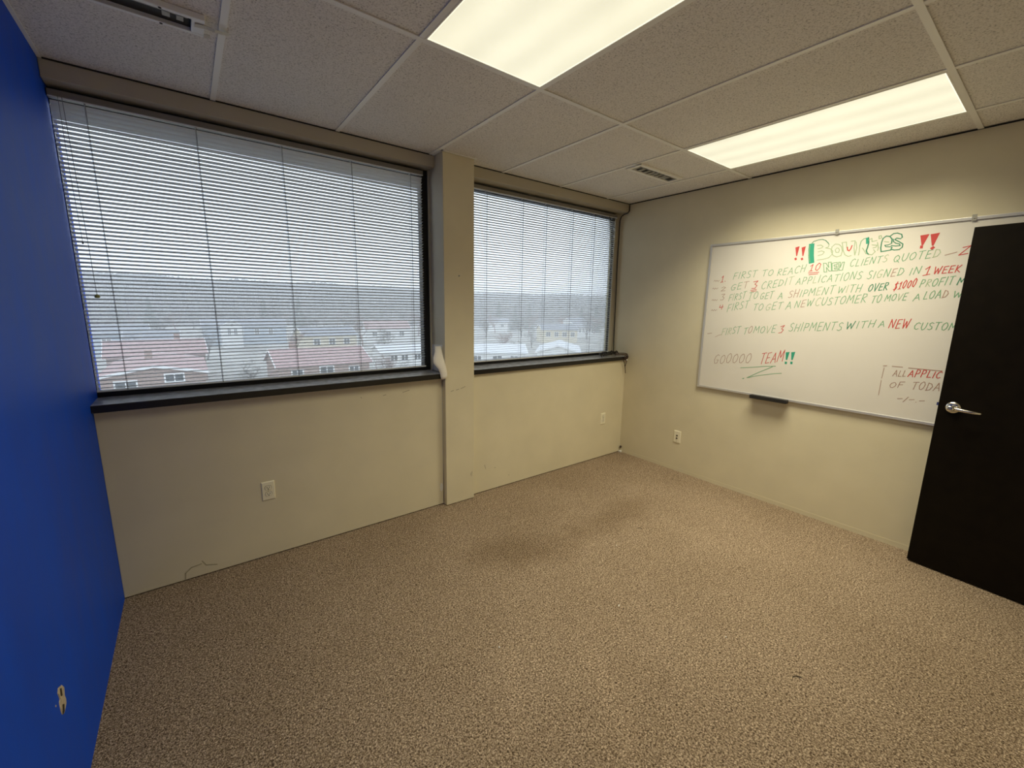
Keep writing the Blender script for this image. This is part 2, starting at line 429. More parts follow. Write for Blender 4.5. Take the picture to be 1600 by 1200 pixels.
# wall angles: behind the column front and along the walls
tee.box(0.0005, 0.014, BACK, HEAD_Y, H+0.001, H+0.0045)
tee.box(COLX0-0.016, COLX0-0.004, COLY-0.016, HEAD_Y-0.002, H-0.002, H+0.004)
tee.box(COLX0-0.016, COLX1+0.016, COLY-0.016, COLY-0.004, H-0.002, H+0.004)
tee.build('trim_3', M['tee'], kind='structure')
MB().box(W-0.004, W-0.0005, BACK, HEAD_Y-0.004, H-0.003, H+0.004).box(0.015, COLX0-0.017, HEAD_Y-0.004, HEAD_Y-0.0005, H-0.002, H+0.004).box(COLX1+0.001, W-0.005, HEAD_Y-0.004, HEAD_Y-0.0005, H-0.002, H+0.004).build('trim_5', M['void'], kind='structure')  # dark strips added to draw the shadow line where ceiling meets wall and header

# ------------------------------------------------------------------ ceiling lights
def ceiling_light(x0, x1, y0, y1, power, label):
    cx, cy = (x0+x1)/2, (y0+y1)/2
    t = empty('ceiling_light', (cx, cy, H)); tag(t, label, 'ceiling light', 'troffer lights in the ceiling grid')
    a, b = (x1-x0)/2-0.012, (y1-y0)/2-0.012
    MB().frame(-a, a, -b, b, 0.006, -0.0012, 0.010, 'z').build('trim_frame', M['tee'], t)
    MB().box(-a+0.011, a-0.011, -b+0.011, b-0.011, 0.001, 0.004).build('lens', M['lens'], t)
    MB().frame(-a+0.006, a-0.006, -b+0.006, b-0.006, 0.005, 0.0006, 0.004, 'z').build('lens_rim', M['lens_edge'], t)
    MB().box(-a, a, -b, b, 0.011, 0.105).build('housing', M['tee'], t)
    ld = bpy.data.lights.new('tube_light', 'AREA'); ld.shape = 'RECTANGLE'
    ld.size = 2*a-0.03; ld.size_y = 2*b-0.03; ld.energy = power; ld.color = LAMP_COLOR; ld.spread = math.radians(124)
    lo = bpy.data.objects.new('tube_light', ld); COL.objects.link(lo); lo.parent = t; lo.location = (0,0,-0.0025)
    return t
ceiling_light(GX[1], GX[2], GY[1], GY[0], LAMP_POWER[0], 'lit ceiling light at the top edge, nearest the camera and the blue wall')
ceiling_light(GX[4], GX[5], GY[1], GY[0], LAMP_POWER[1], 'lit ceiling light above the whiteboard, beside the small ceiling vent')

# ------------------------------------------------------------------ air vents
v1 = empty('air_vent', (0.284, -0.638, H)); tag(v1, 'white slot vent with loose tape near the blue wall', 'air vent', 'ceiling air vents')
hx, hy = 0.272, 0.0635
f = MB()
f.box(-hx, hx, -hy, -hy+0.018, -0.016, 0.004); f.box(-hx, hx, hy-0.016, hy, -0.014, 0.004)
f.box(hx-0.040, hx, -hy+0.018, hy-0.016, -0.014, 0.004); f.box(-hx, -hx+0.03, -hy+0.018, hy-0.016, -0.014, 0.004)
f.build('vent_frame', M['vent_white'], v1, bevel=0.002)
MB().box(-hx+0.028, hx-0.038, -hy+0.016, hy-0.015, 0.0, 0.0035).build('vent_throat', M['slot'], v1)
d = MB()
for x, wd in ((-0.16,0.012),(-0.02,0.010),(0.15,0.022),(0.19,0.02)):
    d.box(x, x+wd, -hy+0.018, -0.002, -0.012, 0.0)
d.box(-hx+0.03, hx-0.05, -hy+0.019, -hy+0.030, -0.012, 0.0)
d.build('damper_blade', M['vent_grey'], v1)
sc_ = MB()
for x in (0.145, -0.15):
    sc_.lathe((x, -hy+0.009, -0.016), (0,0,-1), [(0,0.005),(0.001,0.005),(0.0015,0.002)], 10)
    sc_.lathe((x, hy-0.008, -0.014), (0,0,-1), [(0,0.005),(0.001,0.005),(0.0015,0.002)], 10)
sc_.build('screw', M['slot'], v1)
tp = MB()
pth = [(hx-0.03,-0.015,-0.017),(hx+0.005,-0.022,-0.0165),(hx+0.03,-0.026,-0.021),(hx+0.055,-0.015,-0.014),(hx+0.078,0.005,-0.003)]
wd = [0.028,0.026,0.022,0.026,0.016]
vs = []
for (x,y,z), q in zip(pth, wd): vs += [(x, y-q/2, z), (x, y+q/2, z+0.001), (x, y+q/2, z+0.0016), (x, y-q/2, z+0.0006)]
fs = [(4*i+j, 4*i+(j+1)%4, 4*i+4+(j+1)%4, 4*i+4+j) for i in range(4) for j in range(4)] + [(3,2,1,0),(16,17,18,19)]
tp.add(vs, fs)
tp.add([(hx-0.001,0.030,-0.015),(hx+0.018,0.032,-0.015),(hx+0.020,0.058,-0.013),(hx-0.001,0.060,-0.015),(hx-0.001,0.030,-0.014),(hx+0.018,0.032,-0.014),(hx+0.020,0.058,-0.012),(hx-0.001,0.060,-0.014)],
       [(3,2,1,0),(4,5,6,7),(0,1,5,4),(1,2,6,5),(2,3,7,6),(3,0,4,7)])
tp.build('tape_strip', M['tape'], v1)

v2 = empty('air_vent', (3.330, -0.672, H)); tag(v2, 'small grey slot vent in the far corner ceiling tile', 'air vent', 'ceiling air vents')
hx, hy = 0.262, 0.068
MB().frame(-hx, hx, -hy, hy, 0.026, -0.009, 0.0045, 'z').build('vent_frame', M['tee'], v2, bevel=0.002)
MB().box(-hx+0.024, hx-0.024, -hy+0.024, hy-0.024, 0.0, 0.004).build('vent_throat', M['slot'], v2)
d = MB()
for x in (-0.235,-0.17,-0.105,-0.055,-0.01,0.04,0.09,0.13): d.box(x, x+0.030, -hy+0.026, hy-0.030, -0.006, -0.001)
d.box(-hx+0.026, hx-0.026, -hy+0.026, -hy+0.045, -0.006, -0.001)
d.build('damper_blade', M['vent_grey'], v2)
MB().box(-hx-0.016, -hx+0.012, -hy+0.006, -hy+0.040, -0.013, -0.0095).box(-hx-0.055, -hx-0.016, -hy+0.030, -hy+0.034, -0.012, -0.010).build('tape_strip', M['vent_white'], v2)

# ------------------------------------------------------------------ windows, sills
def window(name, x0, x1, y, front, jl, jr, bead):
    t = empty(name, ((x0+x1)/2, y, SILL), kind='structure')
    ox = -(x0+x1)/2
    f = MB()
    bx = lambda a,b,c,d_,e,g_: f.box(a+ox, b+ox, c-y, d_-y, e-SILL, g_-SILL)
    bx(x0, x1, y, y+0.06, SILL-0.002, SILL+0.030)
    bx(x0, x1, y, y+0.06, HEAD_Z-0.05, HEAD_Z+0.02)
    bx(x0, x0+jl, y, y+0.06, SILL+0.03, HEAD_Z-0.05)
    bx(x1-jr, x1, y, y+0.06, SILL+0.03, HEAD_Z-0.05)
    f.build('window_frame', M['frame_dark'], t, bevel=0.002)
    MB().box(x0+jl-0.004+ox, x1-jr+0.004+ox, 0.030, 0.034, 0.026, HEAD_Z-0.045-SILL).build('window_pane', M['glass'], t)
    MB().box(x1-bead+ox, x1-0.002+ox, -0.023, -0.011, 0.0, HEAD_Z-SILL).build('edge_bead', M['beige_trim'], t)
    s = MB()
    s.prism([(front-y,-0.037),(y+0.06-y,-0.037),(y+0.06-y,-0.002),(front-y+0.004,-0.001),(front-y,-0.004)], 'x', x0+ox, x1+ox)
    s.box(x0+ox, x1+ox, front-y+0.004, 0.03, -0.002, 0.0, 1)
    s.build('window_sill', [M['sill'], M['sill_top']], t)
    return t
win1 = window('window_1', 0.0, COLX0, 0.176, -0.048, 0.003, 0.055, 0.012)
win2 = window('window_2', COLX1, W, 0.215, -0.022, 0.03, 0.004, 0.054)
# the sill nose of the narrow window runs a little past the wall corner cover
# ------------------------------------------------------------------ blinds
def blind(x0, x1, y, ztop, zbot, ladders, label, first, tilt, closed):
    SLAT_TILT = math.radians(tilt)
    t = empty('window_blind', ((x0+x1)/2, y, ztop)); tag(t, label, 'blind', 'venetian blinds on the windows')
    ox = -(x0+x1)/2
    X0, X1 = x0+ox, x1+ox
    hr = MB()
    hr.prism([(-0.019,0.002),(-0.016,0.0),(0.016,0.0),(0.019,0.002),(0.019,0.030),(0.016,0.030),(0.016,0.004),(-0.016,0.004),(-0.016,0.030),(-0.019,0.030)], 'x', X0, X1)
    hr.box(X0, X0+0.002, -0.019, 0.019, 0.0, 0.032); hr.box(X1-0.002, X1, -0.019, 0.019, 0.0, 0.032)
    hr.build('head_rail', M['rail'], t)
    MB().box(X0+0.002, X1-0.002, -0.0215, -0.0192, -0.002, 0.003).build('rail_lip', M['slat'], t)
    s = MB(); n = round((ztop - first - zbot - 0.016)/0.0190); pitch = (ztop - first - zbot - 0.016)/n
    rnd = random.Random(9)
    prof = [(-0.0125,-0.0009),(-0.006,0.0006),(0.0,0.0011),(0.006,0.0006),(0.0125,-0.0009)]
    ca, sa = math.cos(SLAT_TILT), math.sin(SLAT_TILT)
    for k in range(n+1):
        z = zbot - ztop + 0.016 + k*pitch
        dx = rnd.uniform(-0.002, 0.002); da = rnd.uniform(-0.012, 0.012)
        if closed: da += math.radians(max(0, 34 - 7*(n-k)))        # the topmost slats hang nearly shut
        c, q = math.cos(SLAT_TILT+da), math.sin(SLAT_TILT+da)
        pts = [(u*c + v*q, -u*q + v*c) for u, v in prof]
        ring = pts + [(u, v+0.00035) for u, v in pts[::-1]]
        s.prism([(u, z+v) for u, v in ring], 'x', X0+0.004+dx, X1-0.004+dx)
    s.build('slats', M['slat'], t)
    MB().prism([(-0.0125,-0.004),(0.0125,-0.006),(0.0125,0.003),(0.0,0.005),(-0.0125,0.004)], 'x', X0+0.003, X1-0.003).build('bottom_rail', M['slat'], t).location = (0, 0, zbot-ztop)
    for x in ladders:
        l = MB()
        l.tube([(x+ox,-0.0138,zbot-ztop),(x+ox,-0.0138,0.0)], 0.0008, 5)
        l.tube([(x+ox,0.0138,zbot-ztop),(x+ox,0.0138,0.0)], 0.0008, 5)
        l.tube([(x+ox+0.003,-0.0150,zbot-ztop),(x+ox+0.003,-0.0150,0.0)], 0.0010, 5)
        l.build('ladder_cord', M['cord'], t)
        MB().tube([(x+ox,-0.012,-0.002),(x+ox,0.0,-0.006),(x+ox,0.012,-0.002)], 0.002, 5).build('cord_clip', M['slat'], t)
    return t, ox
b1, ox1 = blind(0.003, 1.802, 0.150, 2.412, 1.076, [0.120, 0.529, 0.925, 1.315, 1.709],
     'white venetian blind on the wide window beside the blue wall', 0.0215, 18.0, True)
b2, ox2 = blind(COLX1+0.012, 3.928, 0.180, 2.412, 1.073, [2.36, 2.725, 2.99, 3.315, 3.61, 3.87],
     'white venetian blind on the narrow window beside the column', 0.036, 10.0, False)
yc = -0.036
MB().tube([(0.052+ox1,yc,0.0),(0.055+ox1,yc-0.004,-0.15),(0.062+ox1,yc,-0.60),(0.0645+ox1,yc,-0.862)], 0.0011, 5).build('lift_cord', M['cord'], b1)
MB().tube([(0.040+ox1,yc-0.004,0.0),(0.040+ox1,yc-0.006,-0.30),(0.045+ox1,yc-0.004,-0.62)], 0.0009, 5).build('lift_cord', M['cord'], b1)
MB().lathe((0.0645+ox1,yc,-0.858), (0,0,-1), [(0,0.003),(0.004,0.008),(0.012,0.011),(0.016,0.009),(0.018,0.003)], 12).build('cord_tassel', M['tassel'], b1, smooth=True)
MB().lathe((0.045+ox1,yc-0.004,-0.617), (0,0,-1), [(0,0.001),(0.003,0.0035),(0.008,0.0035),(0.011,0.001)], 8).build('cord_knot', M['cord'], b1, smooth=True)
# a bent clip hanging in the right blind
MB().tube([(3.80+ox2,-0.03,0.0),(3.785+ox2,-0.032,-0.03),(3.755+ox2,-0.030,-0.035),(3.752+ox2,-0.030,-0.05)], 0.0022, 6).build('tilt_hook', M['cord'], b2)

# ------------------------------------------------------------------ outlets
def outlet(loc, facing, label, name='wall_outlet', cat='outlet'):
    """plate in local XZ, front towards local -Y"""
    t = empty(name, loc, facing); tag(t, label, cat, 'wall plates low on the walls')
    p = MB(); pw, ph = 0.035, 0.0575
    p.add([(-pw,0,-ph),(pw,0,-ph),(pw,0,ph),(-pw,0,ph),(-pw,-0.003,-ph),(pw,-0.003,-ph),(pw,-0.003,ph),(-pw,-0.003,ph),
           (-pw+0.004,-0.006,-ph+0.004),(pw-0.004,-0.006,-ph+0.004),(pw-0.004,-0.006,ph-0.004),(-pw+0.004,-0.006,ph-0.004)],
          [(3,2,1,0)] + [(a,(a+1)%4,4+(a+1)%4,4+a) for a in range(4)] + [(4+a,4+(a+1)%4,8+(a+1)%4,8+a) for a in range(4)] + [(8,9,10,11)])
    p.build('cover_plate', M['ivory'], t)
    return t
def duplex(t):
    for zc in (0.0195, -0.0195):
        r = MB()
        pts = []
        for i in range(28):
            a = 2*math.pi*i/28; pts.append((0.0172*math.cos(a), max(-0.0125, min(0.0125, 0.0172*math.sin(a)))+zc))
        r.prism(pts, 'y', -0.0092, -0.0055)
        ro = r.build('receptacle', M['ivory'], t)
        s = MB()
        s.box(-0.0078,-0.0052,-0.0098,-0.0088,zc-0.001,zc+0.0075); s.box(0.0052,0.0078,-0.0098,-0.0088,zc,zc+0.0070)
        s.lathe((0,-0.0088,zc-0.0065), (0,-1,0), [(0,0.003),(0.001,0.003)], 10)
        s.build('slot_holes', M['slot'], ro)
        rg = MB()
        ring = [((0.0186)*math.cos(2*math.pi*i/28), max(-0.0139, min(0.0139, 0.0186*math.sin(2*math.pi*i/28)))+zc) for i in range(28)]
        rg.prism(ring, 'y', -0.0064, -0.0056); rg.build('receptacle_gap', M['slot'], t)
    MB().lathe((0,-0.006,0), (0,-1,0), [(0,0.0028),(0.0012,0.0026),(0.0016,0.001)], 12).build('screw', M['screw'], t)
    return t
duplex(outlet((0.687,0.0,0.4215), 0.0, 'ivory power outlet on the wall under the wide window'))
duplex(outlet((3.690,0.0,0.412), 0.0, 'ivory power outlet under the narrow window near the corner'))
t = outlet((W,-0.655,0.336), -math.pi/2, 'ivory data jack plate on the wall below the whiteboard', 'jack_plate', 'wall plate')
# local -Y must look to -X
t.rotation_euler = (0,0,-math.pi/2)
for zc in (0.012,-0.014):
    MB().box(-0.007,0.007,-0.0085,-0.0055,zc-0.006,zc+0.006).build('jack', M['slot'], t)
for zc in (0.042,-0.042):
    MB().lathe((0,-0.006,zc), (0,-1,0), [(0,0.0026),(0.0012,0.0024),(0.0016,0.001)], 10).build('screw', M['screw'], t)

# ------------------------------------------------------------------ whiteboard
BX = 3.985                                # writing face
S0, S1, Z0, Z1 = 0.810, 3.248, 0.850, 2.068
wbd = empty('whiteboard', (BX, -(S0+S1)/2, Z0)); tag(wbd, 'large framed whiteboard with handwritten green and red notes', 'whiteboard')
cyb = (S0+S1)/2
L3 = lambda s, z, d=0.0: (-d, -s+cyb, z-Z0)           # board coordinates -> local
def lbox(mb, s0, s1, z0, z1, d0, d1):
    a = L3(s0,z0,d0); b = L3(s1,z1,d1)
    mb.box(min(a[0],b[0]),max(a[0],b[0]),min(a[1],b[1]),max(a[1],b[1]),min(a[2],b[2]),max(a[2],b[2])); return mb
lbox(MB(), S0+0.004, S1-0.004, Z0+0.004, Z1-0.004, -0.0105, 0.0).build('board_panel', M['board'], wbd)
fr = MB()
lbox(fr, S0, S1, Z1-0.018, Z1, -0.011, 0.007); lbox(fr, S0, S1, Z0, Z0+0.018, -0.011, 0.007)
lbox(fr, S0, S0+0.018, Z0+0.018, Z1-0.018, -0.011, 0.007); lbox(fr, S1-0.018, S1, Z0+0.018, Z1-0.018, -0.011, 0.007)
fr.build('board_frame', M['alu'], wbd, bevel=0.002)
for s in (1.695, 2.335):
    c = MB(); lbox(c, s-0.010, s+0.010, Z1-0.022, Z1+0.012, 0.0072, 0.010)
    c.lathe(L3(s, Z1-0.008, 0.010), (-1,0,0), [(0,0.004),(0.002,0.004),(0.003,0.002)], 10)
    c.build('mounting_clip', M['vent_grey'], wbd)
tr = MB()
tr.prism([(-0.007,0.012),(-0.050,0.012),(-0.054,0.016),(-0.054,-0.010),(-0.050,-0.014),(-0.007,-0.014)], 'y', -1.545+cyb, -1.280+cyb)
tr.build('marker_tray', M['tray'], wbd, bevel=0.002)

FONT = {
 'A':(0.9,[[(0,0),(.45,1),(.9,0)],[(.18,.38),(.75,.38)]]), 'C':(.8,[[(.8,.85),(.55,1),(.2,.85),(.02,.5),(.15,.12),(.45,0),(.75,.12)]]),
 'B':(.8,[[(.05,0),(.05,1),(.6,.9),(.65,.6),(.1,.52),(.75,.4),(.7,.08),(.05,0)]]),
 'D':(.85,[[(.1,0),(.1,.98),(.6,.85),(.85,.5),(.6,.1),(.0,0)]]), 'E':(.7,[[(.7,1),(.1,.96),(.05,0),(.7,.03)],[(.08,.5),(.6,.53)]]),
 'F':(.7,[[(.05,0),(.1,.97),(.75,1)],[(.08,.5),(.6,.53)]]), 'G':(.85,[[(.8,.88),(.5,1),(.15,.8),(.02,.4),(.25,.03),(.65,.05),(.78,.42),(.45,.42)]]),
 'H':(.8,[[(.05,0),(.1,1)],[(.7,0),(.8,1)],[(.08,.5),(.75,.52)]]), 'I':(.25,[[(.1,0),(.15,1)]]),
 'K':(.75,[[(.05,0),(.1,1)],[(.7,1),(.1,.45),(.75,0)]]), 'L':(.65,[[(.1,1),(.05,0),(.65,.03)]]),
 'M':(1.0,[[(0,0),(.12,1),(.5,.35),(.88,1),(1,0)]]), 'N':(.85,[[(.02,0),(.1,1),(.72,.02),(.82,1)]]),
 'O':(.85,[[(.45,1),(.12,.8),(.02,.42),(.2,.05),(.5,0),(.78,.25),(.83,.65),(.62,.95),(.45,1)]]),
 'P':(.75,[[(.05,0),(.1,1),(.6,.95),(.7,.7),(.5,.48),(.1,.45)]]), 'Q':(.9,[[(.45,1),(.12,.8),(.05,.42),(.25,.08),(.55,.05),(.8,.35),(.8,.7),(.45,1)],[(.5,.3),(.95,-.1)]]),
 'R':(.75,[[(.05,0),(.1,1),(.6,.95),(.68,.7),(.12,.48),(.75,0)]]), 'S':(.7,[[(.68,.88),(.4,1),(.1,.82),(.2,.58),(.6,.42),(.66,.15),(.35,0),(.02,.1)]]),
 'T':(.8,[[(0,.97),(.85,1)],[(.42,.98),(.38,0)]]), 'U':(.8,[[(.05,1),(.05,.3),(.3,0),(.6,.1),(.75,.4),(.8,1)]]),
 'V':(.8,[[(.02,1),(.35,0),(.82,1)]]), 'W':(1.1,[[(.02,1),(.25,0),(.55,.75),(.8,0),(1.1,1)]]), 'Z':(.75,[[(.1,.95),(.75,1),(.0,.02),(.75,.05)]]),
 '0':(.65,[[(.35,1),(.05,.65),(.1,.15),(.35,0),(.6,.3),(.62,.8),(.35,1)]]), '1':(.45,[[(.02,.75),(.28,1),(.25,0)],[(.0,0),(.48,.02)]]),
 '2':(.65,[[(.05,.8),(.3,1),(.6,.8),(.05,.02),(.65,.03)]]), '3':(.65,[[(.05,.95),(.6,.98),(.3,.58),(.62,.35),(.45,.02),(.02,.08)]]),
 '4':(.7,[[(.1,1),(.05,.45),(.7,.48)],[(.55,.95),(.5,0)]]), '$':(.7,[[(.65,.85),(.35,.95),(.1,.78),(.6,.35),(.45,.08),(.02,.12)],[(.4,1.12),(.3,-.12)]]),
 '-':(.8,[[(0,.35),(.8,.45)]]), '/':(.6,[[(0,-.1),(.55,.9)]]), '.':(.25,[[(.08,.02),(.14,.04)]]),
}
INK = ['g','f','d','t','r','k']
INKM = [M['ink_'+c] for c in INK]
WORDS = [
('FIRST','g',1.024,1.773,1.2,1.79,0.054,1),
('TO','g',1.242,1.788,1.319,1.795,0.044,1),
('REACH','g',1.351,1.788,1.53,1.808,0.05,1),
('10','r',1.558,1.811,1.62,1.816,0.049,1),
('CLIENTS','g',1.792,1.826,1.981,1.848,0.046,1),
('QUOTED','g',2.012,1.84,2.219,1.861,0.045,1),
('-','k',2.242,1.855,2.289,1.866,0.037,1),
('Z','r',2.301,1.863,2.336,1.869,0.045,1),
('GET','g',1.014,1.686,1.145,1.703,0.051,2),
('3','r',1.177,1.693,1.215,1.699,0.054,2),
('CREDIT','g',1.249,1.689,1.46,1.726,0.053,2),
('APPLICATIONS','g',1.484,1.719,1.864,1.745,0.05,2),
('SIGNED','g',1.895,1.744,2.07,1.761,0.049,2),
('IN','g',2.1,1.759,2.148,1.765,0.043,2),
('1','r',2.165,1.753,2.192,1.759,0.049,2),
('WEEK','r',2.208,1.76,2.318,1.766,0.039,2),
('FIRST','g',1.006,1.598,1.136,1.623,0.054,3),
('TO','g',1.159,1.613,1.228,1.623,0.053,3),
('GET','g',1.248,1.613,1.339,1.622,0.051,3),
('A','g',1.376,1.617,1.406,1.62,0.048,3),
('SHIPMENT','g',1.445,1.622,1.724,1.651,0.054,3),
('WITH','g',1.746,1.655,1.872,1.662,0.048,3),
('OVER','d',1.911,1.663,2.007,1.674,0.046,3),
('$1000','r',2.037,1.671,2.137,1.689,0.048,3),
('PROFIT','g',2.158,1.684,2.299,1.696,0.046,3),
('MA','d',2.318,1.695,2.376,1.701,0.037,3),
('FIRST','g',1.002,1.514,1.167,1.548,0.057,4),
('TO','g',1.206,1.526,1.276,1.534,0.055,4),
('GET','g',1.298,1.527,1.411,1.546,0.054,4),
('A','g',1.438,1.537,1.472,1.545,0.052,4),
('NEW','g',1.496,1.552,1.608,1.567,0.051,4),
('CUSTOMER','g',1.624,1.567,1.908,1.595,0.054,4),
('TO','g',1.936,1.589,1.984,1.595,0.05,4),
('MOVE','g',2.005,1.602,2.107,1.608,0.044,4),
('A','g',2.14,1.604,2.168,1.611,0.039,4),
('LOAD','g',2.186,1.613,2.286,1.622,0.046,4),
('WI','g',2.31,1.624,2.362,1.626,0.037,4),
('FIRST','g',0.977,1.318,1.122,1.343,0.059,5),
('TO','g',1.153,1.335,1.216,1.351,0.056,5),
('MOVE','g',1.231,1.35,1.386,1.362,0.055,5),
('3','r',1.411,1.358,1.441,1.37,0.058,5),
('SHIPMENTS','g',1.479,1.377,1.8,1.404,0.061,5),
('W','d',1.824,1.414,1.866,1.421,0.048,5),
('ITH','g',1.88,1.421,1.973,1.434,0.047,5),
('A','g',1.996,1.435,2.024,1.441,0.037,5),
('NEW','r',2.048,1.43,2.141,1.437,0.053,5),
('CUSTOM','g',2.167,1.428,2.348,1.434,0.043,5),
('GOOOOO','k',0.934,1.072,1.231,1.111,0.082,6),
('TEAM','r',1.304,1.109,1.463,1.147,0.086,6),
('ALL','k',2.11,1.128,2.171,1.132,0.037,7),
('APPLIC','r',2.182,1.134,2.327,1.145,0.044,7),
('OF','k',2.103,1.053,2.167,1.061,0.037,7),
('TODA','k',2.208,1.056,2.333,1.069,0.048,7),
('-/-.-','k',2.152,0.973,2.277,0.98,0.037,7),
('1.','r',0.924,1.755,0.967,1.759,0.053,8),
('2','k',0.932,1.682,0.97,1.686,0.031,8),
('3','k',0.935,1.603,0.967,1.608,0.047,8),
('4','r',0.932,1.528,0.965,1.534,0.038,8),
]
